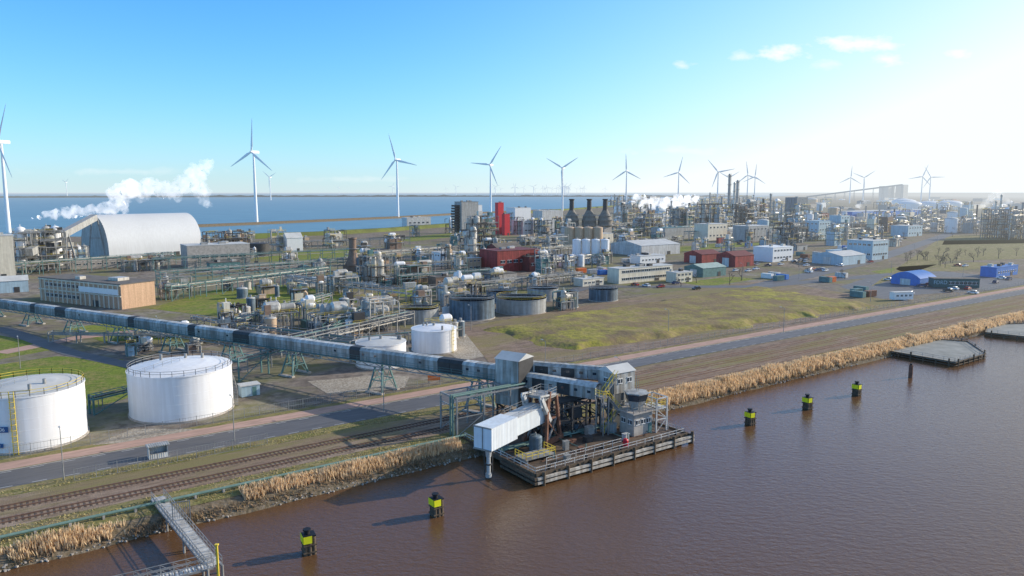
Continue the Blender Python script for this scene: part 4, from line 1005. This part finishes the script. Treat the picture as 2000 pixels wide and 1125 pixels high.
bt=thing('deck_tank','dark blue drum tank standing on jetty deck','tank',W(75.3,99.6))
part(bt,'shell',MB().lathe([(1.15,0),(1.15,2.6),(.9,2.85),(.02,2.95)],n=24),[dblue]); part(bt,'vent',MB().cyl((0,0,2.9),(0,0,3.4),.15,0,8),[steel])
pf=thing('service_platform','low deck platform with yellow railings','platform',W(73.2,97),QROT)
part(pf,'platform',MB().bb(-3,3.2,-1.6,1.6,.5,.65).bb(-2.8,-2.5,-1.5,1.5,0,.5).bb(2.7,3,-1.5,1.5,0,.5),[steel])
part(pf,'handrail',MB().rail([(-3,-1.6,.65),(3.2,-1.6,.65),(3.2,1.6,.65)],1.1,1.2,.08).rail([(-3,-1.6,.65),(-3,1.6,.65)],1.1,1.2,.08),[yellow])
rb=solo('lifebuoy_locker','red lifebuoy locker beside jetty stairs','locker',MB().lathe([(.5,0),(.5,1.1),(.3,1.35),(.02,1.4)],n=12),[redlite],W(90,92.4))
for (s,t,w,h_,m_) in [(78.5,104.5,1.2,1.1,steel),(84,105,1.5,1.4,grey),(88,104,1.0,1.2,dblue),(92,94.5,1.1,1.3,lgrey),(81.5,94.8,.9,.8,rust),(86,98,1.6,1.0,dark),(77,93,1.1,.9,steel),(93,99.5,1.8,1.8,grey),(83,99,1.4,.7,rust),(89,101,1.6,1.5,conc),(72,105,1.8,1.6,grey),(74.5,109,2.2,2.0,wgrey),(80,97,1.0,1.6,steel),(86.5,94,1.3,.6,wood)]:
    solo('equipment_cabinet','small metal equipment cabinet with hooded top on jetty','cabinet',MB().bb(-w/2,w/2,-w/3,w/3,.02,h_).bb(-w/2-.08,w/2+.08,-w/3-.08,w/3+.08,h_,h_+.08).bb(-w/2+.1,w/2-.1,-w/3-.03,-w/3,.2,h_-.1),[m_],W(s,t),QROT,'deck cabinets')
pr=thing('pipe_portal','grey steel portal frame carrying pipes to the jetty','pipe rack',W(68,117),QROT); mb=MB();pp=MB()
for x in(0,6,12):
    for y in(-3,3): mb.beam((x,y,-.5),(x,y,7.2),.28)
    mb.beam((x,-3,7.2),(x,3,7.2),.28); mb.beam((x,-3,5.5),(x,3,5.5),.2)
for y in(-3,3): mb.beam((0,y,7.2),(16,y,7.2),.25); mb.beam((0,y,3.5),(12,y,3.5),.15); mb.beam((0,y,0),(6,y,3.5),.12)
for y in(-2.4,-1.5): pp.cyl((-.5,y,7.6),(16,y,7.6),.2,0,8)
pp.cyl((-.5,-2.4,7.6),(-.5,-2.4,-1),.2,0,8).cyl((-.5,-1.5,7.6),(-.5,-1.5,-1),.2,0,8)
part(pr,'steel_frame',mb,[steel]); part(pr,'pipe_bundle',pp,[pipeg])

# ---------------------------------------------------------------- mooring dolphins
dk=thing('mooring_dolphin','timber pile mooring dolphin with yellow marker and black bollard','mooring dolphin',P(853,1006,WZ),.6,'mooring dolphins in the harbour')
DK=[]
for i,(x,y) in enumerate([(-.5,-.5),(0,-.55),(.5,-.5),(-.55,0),(.55,0),(-.5,.5),(0,.55),(.5,.5)]):
    DK.append(part(dk,'pile',MB().cyl((x*1.15,y*1.15,-3),(x,y,2.5),.29,0,8),[wood]))
DK.append(part(dk,'waling',MB().bb(-.86,.86,-.86,.86,.3,.48).bb(-.86,.86,-.86,.86,1.3,1.46),[wood]))
DK.append(part(dk,'cap',MB().bb(-.8,.8,-.8,.8,2.5,2.66).bb(-.2,.82,.1,.82,1.7,2.5),[black]))
DK.append(part(dk,'marker_plate',MB().bb(-.9,-.84,-.75,.8,1.68,2.62).bb(-.84,.25,-.9,-.84,1.68,2.62),[neon]))
DK.append(part(dk,'bollard',MB().cyl((-.2,0,2.66),(-.2,0,3.15),.36,0,12).cyl((-.2,0,3.15),(-.2,0,3.35),.52,0,12),[black]))
for (px,py) in [(604,1080),(1465,829),(1577,799),(1673,772)]: clone(dk,DK,P(px,py,WZ),R.uniform(.45,.7))
mb=MB().cyl((0,0,-3),(0,0,3.2),.55,0,12,.5).cyl((0,0,3.2),(0,0,3.6),.3,1,10); solo('mooring_pile','single dark mooring pile without yellow marking','mooring pile',mb,[rust,black],P(1778,737,WZ))
# ---------------------------------------------------------------- gangway
def gang(pa,za,pb,zb,w,label):
    A_=P(pa[0],pa[1],za);B_=P(pb[0],pb[1],zb);d=B_-A_;L_=math.hypot(d.x,d.y);r=thing('gangway',label,'gangway',(A_.x,A_.y,0),math.atan2(d.y,d.x))
    f=lambda x:za+(zb-za)*x/L_
    mb=MB(); k=int(L_/.5)
    for i in range(k): x=i*.5; mb.box((x,0,f(x)),(.42,w,.06))
    for y in(-w/2,w/2): mb.beam((0,y,f(0)-.1),(L_,y,f(L_)-.1),.25,1)
    part(r,'deck',mb,[lgrey,steel]); m2=MB()
    for y in(-w/2,w/2): m2.rail([(0,y,f(0)),(L_,y,f(L_))],1.15,1.4,.07)
    for y in(-w/2,w/2):
        for i in range(int(L_/1.4)): x=i*1.4; m2.beam((x,y,f(x)),(x+1.4,y,f(x+1.4)+1.1),.04)
    part(r,'handrail',m2,[steel])
    for i in range(1,int(L_/8)+2):
        x=min(L_,i*8)
        for y in(-w/2,w/2): part(r,'pile',MB().cyl((x,y,-6),(x,y,f(x)),.15,0,8),[steel])
    return r
gang((308,972),.4,(420,1108),.2,1.7,'grey steel footbridge with railings over water'); gang((415,1103),.2,(180,1160),.2,1.4,'grey catwalk with railings above the water')
gp=P(426,1118,.2); solo('marker_post','tall yellow steel marker post at gangway end','post',MB().beam((0,0,-5),(0,0,3.6),.22).bb(-.2,.2,-.2,.2,3.6,3.75),[yellow],(gp.x,gp.y,0))
gt=P(355,1015,.3); mb=MB()
for x in(-1.1,1.1): mb.beam((x,0,0),(x,0,2.6),.12)
for i in range(9): mb.beam((-1.1+i*.275,0,.2),(-1.1+i*.275,0,2.5),.05)
mb.beam((-1.1,0,2.6),(1.1,0,2.6),.1); solo('security_gate','barred steel security gate across the gangway','gate',mb,[steel],(gt.x,gt.y,.3),.35)
r=thing('bank_pipeline','green pipeline running along the harbour bank','pipeline',W(-60,112.6),QROT)
mb=MB().cyl((0,0,.6),(129,0,.6),.22,0,12).cyl((129,0,.6),(129,0,-2),.22,0,12)
part(r,'pipe',mb,[pipeg])
for i in range(32): part(r,'pipe_support',MB().box((2+i*4,0,.2),(.3,.8,.6)),[conc])
# ---------------------------------------------------------------- railway
def track(t,s0,s1,z=.05):
    r=thing('railway_track','rusty railway track on timber sleepers','railway track',W(s0,t),QROT); L_=s1-s0; mb=MB()
    for y in(-.72,.72): mb.bb(0,L_,y-.05,y+.05,z+.12,z+.26)
    part(r,'rails',mb,[rail]); mb=MB(); k=int(L_/.75)
    for i in range(k): mb.bb(i*.75,i*.75+.26,-1.3+R.uniform(-.08,.08),1.3+R.uniform(-.08,.08),z-.1,z+.1)
    o=part(r,'sleepers',mb,[sleeper]); o['kind']='stuff'
track(119.6,-120,70,-.04); track(124.6,-120,86,-.04); track(120.4,100,420,-.1); track(125.0,100,420,-.1); track(115.6,112,420,-.1); track(129.6,112,420,-.1)
def fence(s0,s1,t,label,h=2.0,step=3.0):
    r=thing('mesh_fence',label,'fence',W(s0,t),QROT); L_=s1-s0; mb=MB();m2=MB()
    for i in range(int(L_/step)+1): x=i*step; mb.beam((x,0,0),(x,0,h+.15),.09)
    for z in(.1,h*.5,h): m2.beam((0,0,z),(L_,0,z),.045)
    x=0
    while x<L_: m2.beam((x,0,.1),(x,0,h),.022); x+=.5
    part(r,'fence_posts',mb,[steel]); part(r,'wire_mesh',m2,[steel])
fence(-60,95,148.3,'long grey wire mesh fence beside cycle path'); fence(110,420,148.6,'long grey wire mesh fence beside raised field',1.8)
fence(8,38,130.2,'short grey wire fence at the road verge')
h_=8
l0=thing('street_lamp','slim grey street lamp with short arm','street lamp',P(125,937),QROT,'street lamps along the roads')
LK=[part(l0,'pole',MB().cyl((0,0,0),(0,0,h_),.1,0,8,.06).cyl((0,0,h_),(0,1.2,h_+.25),.05,0,6),[steel]),part(l0,'lamp_head',MB().ext([(-.15,h_+.2),(.15,h_+.2),(.1,h_+.32),(-.1,h_+.32)],1.0,1.8),[lgrey])]
for (px,py) in [(458,861),(1065,728),(1210,770),(1305,655),(1530,650),(1700,590),(40,720),(210,665),(310,672),(575,720),(750,805),(1560,545),(1740,540),(1880,545),(1660,500),(1450,545),(1240,560),(920,645),(650,625),(1785,500),(1830,480)]:
    clone(l0,LK,P(px,py),QROT)
hp=P(309,893); hu=thing('bus_shelter','small pale roadside shelter with glazed front','shelter',hp,QROT)
part(hu,'wall',MB().bb(-1.5,1.5,.7,.8,0,2.2).bb(-1.5,-1.4,-.7,.7,0,2.2).bb(1.4,1.5,-.7,.7,0,2.2).bb(-1.4,1.4,-.7,-.62,0,.9),[lgrey]); part(hu,'roof',MB().bb(-1.75,1.75,-1.0,1.0,2.2,2.35),[grey]); part(hu,'bench',MB().bb(-1.1,1.1,.3,.65,.45,.5).bb(-1,-.9,.35,.6,0,.45).bb(.9,1,.35,.6,0,.45),[wood])
op=P(848,748); ob=thing('notice_board','orange notice board on two posts','sign',op,QROT*.4); part(ob,'board',MB().box((0,0,1.3),(3.0,.1,1.3)),[orange])
for x in (-1.3,1.3): part(ob,'post',MB().beam((x,.12,0),(x,.12,2),.1),[steel])
bx=P(487,772); e=thing('equipment_kiosk','grey blue equipment kiosk beside tank','kiosk',bx,QROT); part(e,'wall',MB().bb(-2,2,-1.3,1.3,.1,2.5),[lblue]); part(e,'roof',MB().bb(-2.2,2.2,-1.5,1.5,2.5,2.7),[roofl]); part(e,'door',MB().box((.8,-1.34,1.15),(.9,.08,2)),[teal])
cp_=P(1868,563); zc=survey(1868,563)[1]; wct=84*zc/F; cr=thing('site_container','dark green site containers with small white letters','container',cp_,math.radians(-6))
part(cr,'container_body',MB().bb(-wct/2,wct/2,0,6,.2,.2+17*zc/F),[containerg]); part(cr,'roof',MB().bb(-wct/2-.2,wct/2+.2,-.2,6.2,.2+17*zc/F,.5+17*zc/F),[roofd])
tm=text_mesh('FDRD',2.4,lblue); o=part(cr,'lettering',tm,None,loc=(-wct*.36,-.05,2.6)); o.rotation_euler=(math.pi/2,0,0)
windows(cr,wct,0,'f',7,1,1.4,1.4,2.4,1,-wct*.18,wct*.47)
cp2=P(1760,586); e=thing('portable_unit','white portable service unit on yard','portable cabin',cp2,.2); part(e,'cabin_body',MB().bb(-4.5,4.5,-1.5,1.5,.4,3.4),[txt]); part(e,'roof',MB().bb(-4.6,4.6,-1.6,1.6,3.4,3.55),[roofl]); windows(e,9,3,'f',4,1,1,.9,2.1,1); part(e,'steps',MB().bb(-1,1,-2.6,-1.5,0,.4),[steel])
# storage containers scattered over the yards
CMS=[(blue,'blue'),(rust,'rust brown'),(teal,'green'),(lgrey,'light grey'),(txt,'white'),(orange,'orange')]
for i in range(60):
    cx,cy=R.choice([(1500,548),(1620,545),(1560,500),(1250,508),(1700,575),(1440,480),(760,560),(640,640),(1650,480),(1760,455),(1150,530),(560,530),(860,570),(300,655)])
    m_,nm=R.choice(CMS); r=thing('shipping_container','%s steel shipping container standing on paved yard'%nm,'container',P(cx+R.uniform(-40,40),cy+R.uniform(-7,7))+Vector((0,0,.09)),QROT+R.choice([0,1.57])+R.uniform(-.05,.05),'containers on the yards')
    bd=MB().bb(-3,3,-1.2,1.2,.1,2.6)
    for q in range(12): bd.bb(-2.8+q*.5,-2.6+q*.5,-1.26,-1.2,.2,2.5)
    part(r,'body',bd,[m_]); part(r,'door',MB().bb(3.0,3.05,-1.1,-.05,.2,2.5).bb(3.0,3.05,.05,1.1,.2,2.5),[m_])
# ---------------------------------------------------------------- cars
wm_=MB().cyl((0,-.1,0),(0,.1,0),.33,0,14).cyl((0,-.12,0),(0,.12,0),.18,1,10).mesh('wheel',[tyre,silver])
def car(m,glassm=glass):
    r=thing('parked_car','','car',(0,0,0),0,'cars parked in the estate'); K=[]
    prof=[(-2.15,.35),(2.15,.35),(2.2,.7),(1.9,.88),(1.0,.98),(-1.9,1.0),(-2.2,.8)]
    K.append(part(r,'body',MB().ext(prof,-.88,.88),[m])); K.append(part(r,'windows',MB().ext([(-1.75,.99),(1.0,.97),(.35,1.42),(-1.3,1.44)],-.78,.78),[glassm])); K.append(part(r,'roof',MB().ext([(-1.3,1.44),(.35,1.42),(.3,1.5),(-1.25,1.52)],-.76,.76),[m]))
    for x in(-1.35,1.35):
        for y in(-.82,.82): K.append(part(r,'wheel',wm_,None,loc=(x,y,.33)))
    for x,y in((2.17,.6),(2.17,-.6)): K.append(part(r,'headlight',MB().box((x,y,.68),(.08,.35,.14)),[txt]))
    return r,K
cars=[]
for nm,cc in (('white',(.75,.75,.75)),('silver grey',(.35,.36,.38)),('dark blue',(.02,.04,.12)),('red',(.35,.02,.02)),('black',(.02,.02,.02))):
    c_=car(mat('car_paint_'+nm.replace(' ','_'),cc,.3,var=.03,spec=.6)); c_[0]['label']=nm+' car parked on the asphalt yard'; cars.append(c_)
spots=[(1735,548),(1748,553),(1800,560),(1812,558),(1852,570),(1862,566),(1890,566),(1945,553),(1900,574),(1478,518),(1500,520),(1525,518),(1690,510),(1700,513),(1240,558),(1262,560),(1290,562),(1320,555),(1360,566),(1540,500),(1575,520),(1640,520),(1715,505),(1870,520),(1885,521),(1955,545),(1970,547),(1120,585),(1775,575),(1815,548)]
for i in range(60):
    bx_,by_=R.choice([(1740,470),(1560,512),(1690,480),(1500,470),(1850,440),(1420,475),(1255,505),(1600,530),(1450,530)]); spots.append((bx_+R.uniform(-30,30),by_+R.uniform(-4,4)))
for i,(px,py) in enumerate(spots):
    src,K=cars[R.choice([0,0,0,1,1,2,3,4])] if i>=5 else cars[i]
    if i<5: src.location=P(px,py)+Vector((0,0,.09)); src.rotation_euler=(0,0,R.choice([QROT,QROT+1.57]))
    else: clone(src,K,P(px,py)+Vector((0,0,.09)),R.choice([QROT,QROT+1.57,QROT+3.1])+R.uniform(-.1,.1))
# ---------------------------------------------------------------- landing platforms
def platform(pts,label):
    ZP=-.5
    q=[P(p[0],p[1],ZP) for p in pts]
    c0=sum(q,Vector())/len(q); r=thing('concrete_landing',label,'landing stage',c0); mb=MB(); k=len(q)
    vs=[(p-c0)+Vector((0,0,z)) for z in(-.15,.05) for p in q]; mb.add(vs,[tuple(range(k)),tuple(range(k,2*k))]+[(i,(i+1)%k,k+(i+1)%k,k+i) for i in range(k)]); part(r,'deck',mb,[mat('pale_deck',(.20,.20,.175),.7,scale=.25,col2=(.36,.35,.31),bump=.02)])
    m3=MB(); m4=MB()
    for i in range(k):
        a_,b_=q[i]-c0,q[(i+1)%k]-c0; n=max(1,int((b_-a_).length/3))
        m4.beam(a_*1.005+Vector((0,0,.15)),b_*1.005+Vector((0,0,.15)),.28); m4.beam(a_*1.01+Vector((0,0,-.7)),b_*1.01+Vector((0,0,-.7)),.22)
        for u in range(n): p=a_.lerp(b_,(u+.5)/n)*1.01; part(r,'pile',MB().cyl((p.x,p.y,-5),(p.x,p.y,1.0 if u%3==0 else .3),.22,0,8),[wood])
    for i in range(k-1): m3.rail([(q[i]-c0)*.97+Vector((0,0,.05)),(q[i+1]-c0)*.97+Vector((0,0,.05))],1.1,3,.07)
    part(r,'edge_beam',m4,[wood]); part(r,'handrail',m3,[steel])
    return r
platform([(1700,680),(1866,709),(1925,692),(1890,668),(1770,659)],'low timber edged landing stage on piles over water')
platform([(1925,650),(2080,667),(2150,652),(2030,632),(1930,634)],'low timber edged landing stage beside reeds')
# ---------------------------------------------------------------- reeds
def reeds(name,label,bands,dens,hmin,hmax,m,thr=-.5,wid=(.04,.09)):
    vs=[];fs=[]
    for (s0,s1,t0,t1) in bands:
        cnt=int((s1-s0)*(t1-t0)*dens)
        for i in range(cnt):
            s=R.uniform(s0,s1);t=R.uniform(t0,t1)
            nv=noise.noise(Vector((s*.13,t*.35,7)))+.6*noise.noise(Vector((s*.5,t*.8,2)))
            edge=min(t-t0,t1-t)
            if nv<thr or edge<R.random()*.8*abs(noise.noise(Vector((s*.3,1,1))))*3: continue
            z=0 if t>110 else -(110-t)*.45; h=R.uniform(hmin,hmax)*(.85+nv*.4)*(1.3 if s>100 and hmax>1 else 1); w=R.uniform(*wid); a_=R.uniform(0,3.14)
            p=W(s,t,z-.1); dx=Vector((math.cos(a_)*w,math.sin(a_)*w,0)); ln=Vector((R.gauss(-.1,.2),R.gauss(-.05,.2),h)); o=len(vs)
            vs+=[p-dx,p+dx,p+ln*.7+dx*1.2,p+ln,p+ln*.7-dx*1.2]; fs.append((o,o+1,o+2,o+3,o+4))
    me=bpy.data.meshes.new(name); me.from_pydata([tuple(v_) for v_ in vs],[],fs); me.materials.append(m)
    o=bpy.data.objects.new(name,me); COL.objects.link(o); tag(o,label,'reeds',kind='stuff')
def reedmat(name,cols,tr):
    m=gmat(name,cols,[0,.3,1.2],.0); N_=m.node_tree.nodes; L_=m.node_tree.links; b=N_['Principled BSDF']
    t=N_.new('ShaderNodeBsdfTranslucent'); L_.new(b.inputs['Base Color'].links[0].from_socket,t.inputs['Color'])
    mx=N_.new('ShaderNodeMixShader'); mx.inputs[0].default_value=tr; L_.new(b.outputs[0],mx.inputs[1]); L_.new(t.outputs[0],mx.inputs[2]); L_.new(mx.outputs[0],N_['Material Output'].inputs['Surface']); return m
rm1=reedmat('reed_straw',[(.78,.57,.34),(.60,.43,.25),(.86,.67,.43)],.4); rm2=reedmat('dry_brush',[(.32,.22,.13),(.24,.18,.09),(.44,.31,.20)],.3); rm3=reedmat('verge_tufts',[(.42,.35,.15),(.34,.28,.11),(.52,.42,.22)],.3)
reeds('reed_bed','straw coloured winter reeds along the harbour bank',[(-30,12,107.3,109.8),(28,66,108.4,111.4),(110,330,107.4,112.4)],46,1.0,1.8,rm1)
reeds('brush','dark leafless brush on the bank slope',[(-30,68,106.9,108.6),(108,330,106.9,108.2)],22,.4,.9,rm2)
reeds('verge_grass','dry tufts of verge grass beside the rails',[(-30,110,129.4,132.6),(-30,68,110,117.2),(112,330,111.5,114)],13,.15,.4,rm3,-.25)
vs=MB()
for i in range(700):
    s=R.choice([R.uniform(-30,68),R.uniform(105,330)]); t=R.uniform(106.6,107.5); z=-(110-t)*.45; q=R.uniform(.12,.3); vs.box(W(s,t,z),(q,q*R.uniform(.6,1.2),q*.7),0,R.uniform(0,3))
solo('bank_stones','loose grey stones at the waterline','stones',vs,[conc],kind='stuff')
# ---------------------------------------------------------------- bare trees
bark=mat('bark',(.12,.095,.075),.95,var=.3)
def bare_tree(h,seed):
    rr=random.Random(seed); tr=MB(); cr=MB()
    def br(p,d,l,r,dep):
        q=p+d*l; (tr if dep<2 else cr).cyl(p,q,r,0,5 if dep<2 else 3,r*.65,caps=False)
        if dep>=5: return
        for i in range(rr.choice([2,3,3]) if dep<4 else 3):
            nd=(d+Vector((rr.gauss(0,.5),rr.gauss(0,.5),rr.uniform(-.05,.35)))).normalized(); br(p+d*l*rr.uniform(.6,1),nd,l*rr.uniform(.6,.8),r*.6,dep+1)
    br(Vector((0,0,0)),Vector((0,0,1)),h*.28,h*.022,0); return tr.mesh('trunk',[bark]),cr.mesh('crown',[bark])
TM=[bare_tree(9,s) for s in(1,2,3)]
def tree(p,sc_):
    t,c_=R.choice(TM); r=thing('bare_tree','leafless winter tree with fine dark branches','tree',p,R.uniform(0,6),'leafless trees in the estate'); r.scale=(sc_,)*3; part(r,'trunk',t,None); part(r,'crown',c_,None)
for i in range(26): tree(P(R.uniform(1765,1910),R.uniform(498,524)),R.uniform(.7,1.2))
for (x,y) in [(1448,548),(1360,553),(1425,556),(1330,560),(1650,545),(1920,500),(1950,505),(1985,500),(1600,470),(1560,522)]: tree(P(x,y),R.uniform(.8,1.2))
for i in range(60): tree(P(R.uniform(1600,2000),R.uniform(425,470)),R.uniform(1,1.6))
# ---------------------------------------------------------------- steam
def steam(name,pts,dist,dens,label,emis):
    bm=bmesh.new(); k_=dist/F
    for (px,py,rp) in pts:
        a_=(px-1000)/F;b_=(py-562.5)/F; z=dist; p=Vector((a_*z,(cp-b_*sp)*z,H+(-sp-b_*cp)*z)); rad=rp*k_
        bmesh.ops.create_icosphere(bm,subdivisions=3,radius=rad,matrix=Matrix.Translation(p))
        for q_ in range(7):
            o=Vector((R.uniform(-1,1),R.uniform(-1,1),R.uniform(-1,1))).normalized()*rad*R.uniform(.7,1.1)
            bmesh.ops.create_icosphere(bm,subdivisions=2,radius=rad*R.uniform(.25,.55),matrix=Matrix.Translation(p+o))
    me=bpy.data.meshes.new(name); bm.to_mesh(me); bm.free(); o=bpy.data.objects.new(name,me)
    COL.objects.link(o)
    md=o.modifiers.new('r','REMESH'); md.mode='VOXEL'; md.voxel_size=k_*2.2
    dg=bpy.context.evaluated_depsgraph_get(); me2=bpy.data.meshes.new_from_object(o.evaluated_get(dg)); bpy.data.objects.remove(o)
    for v_ in me2.vertices:
        c_=v_.co; n_=noise.noise(c_/(12*k_))*7*k_+noise.noise(c_/(5*k_))*4*k_; v_.co=c_+v_.normal*n_
    m=bpy.data.materials.new(name); m.use_nodes=True; N=m.node_tree.nodes; L=m.node_tree.links; N.remove(N['Principled BSDF'])
    pv=N.new('ShaderNodeVolumePrincipled'); pv.inputs['Color'].default_value=(1,1,1,1); pv.inputs['Anisotropy'].default_value=.2
    pv.inputs['Emission Color'].default_value=(.94,.96,1,1)  # steam glows by itself, standing in for light scattered inside it
    g=N.new('ShaderNodeNewGeometry'); nz=N.new('ShaderNodeTexNoise'); nz.inputs['Scale'].default_value=.085/k_; nz.inputs['Detail'].default_value=4; nz.inputs['Roughness'].default_value=.6
    L.new(g.outputs['Position'],nz.inputs['Vector']); mr=N.new('ShaderNodeMapRange'); mr.inputs[1].default_value=.40; mr.inputs[2].default_value=.62; mr.inputs[3].default_value=.12; mr.inputs[4].default_value=1.6
    L.new(nz.outputs['Fac'],mr.inputs[0])
    for k2,vv in (('Density',dens),('Emission Strength',emis)):
        mm=N.new('ShaderNodeMath'); mm.operation='MULTIPLY'; mm.inputs[1].default_value=vv; L.new(mr.outputs[0],mm.inputs[0]); L.new(mm.outputs[0],pv.inputs[k2])
    L.new(pv.outputs[0],N['Material Output'].inputs['Volume']); me2.materials.clear(); me2.materials.append(m)
    o=bpy.data.objects.new(name,me2); COL.objects.link(o); tag(o,label,'steam',kind='stuff')
steam('steam_plume',[(62,428,3),(75,425,5),(90,420,7),(108,418,9),(128,415,11),(150,412,12),(172,413,11),(195,410,10),(215,405,13),(235,398,15),(230,378,18),(255,370,20)],560,.14,'dense white steam plume leaving the plant',.095)
steam('steam_plume',[(270,372,18),(295,366,18),(318,370,16),(340,372,17),(362,360,19),(382,342,21),(402,325,15),(392,368,15),(402,395,10)],575,.06,'thinning white steam drifting over the storage hall',.040)
steam('steam_plume',[(1243,388,7),(1258,394,9),(1275,397,11),(1298,398,13),(1320,396,13),(1342,394,11),(1358,388,8)],1120,.09,'low white steam cloud above the chemical plant',.07)
steam('steam_plume',[(1678,402,5),(1688,398,5)],1300,.04,'small wisp of steam over the estate',.025)
steam('steam_plume',[(1935,390,8),(1950,380,9),(1925,400,8),(1965,395,9)],1100,.012,'thin steam drifting over the refinery',.010)
# ---------------------------------------------------------------- distance haze painted into every surface material as emission (by world position)
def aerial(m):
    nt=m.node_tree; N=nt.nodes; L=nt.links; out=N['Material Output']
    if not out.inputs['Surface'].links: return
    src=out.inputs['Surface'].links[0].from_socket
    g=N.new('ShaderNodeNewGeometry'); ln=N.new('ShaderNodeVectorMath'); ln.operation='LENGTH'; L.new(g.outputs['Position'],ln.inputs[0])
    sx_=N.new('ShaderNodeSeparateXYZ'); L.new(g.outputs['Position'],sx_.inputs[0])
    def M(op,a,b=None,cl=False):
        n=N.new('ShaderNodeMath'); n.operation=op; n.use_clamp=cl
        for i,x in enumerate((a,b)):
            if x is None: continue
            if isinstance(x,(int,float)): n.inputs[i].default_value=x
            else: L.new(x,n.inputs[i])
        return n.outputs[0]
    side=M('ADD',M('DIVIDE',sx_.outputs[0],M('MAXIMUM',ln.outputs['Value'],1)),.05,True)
    sig=M('ADD',.000035,M('MULTIPLY',M('MULTIPLY',side,side),.00042))  # painted haze thickens towards the sun side
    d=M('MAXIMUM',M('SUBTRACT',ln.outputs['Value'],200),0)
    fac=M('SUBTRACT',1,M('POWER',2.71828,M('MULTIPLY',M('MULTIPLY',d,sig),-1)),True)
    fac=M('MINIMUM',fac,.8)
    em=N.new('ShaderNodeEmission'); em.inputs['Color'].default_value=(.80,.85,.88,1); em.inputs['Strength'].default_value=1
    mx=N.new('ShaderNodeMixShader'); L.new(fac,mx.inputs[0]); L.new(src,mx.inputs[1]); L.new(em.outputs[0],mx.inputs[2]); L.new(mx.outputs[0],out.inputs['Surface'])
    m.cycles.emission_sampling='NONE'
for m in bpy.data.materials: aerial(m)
print('SCRIPT SECONDS',time.time()-T0)
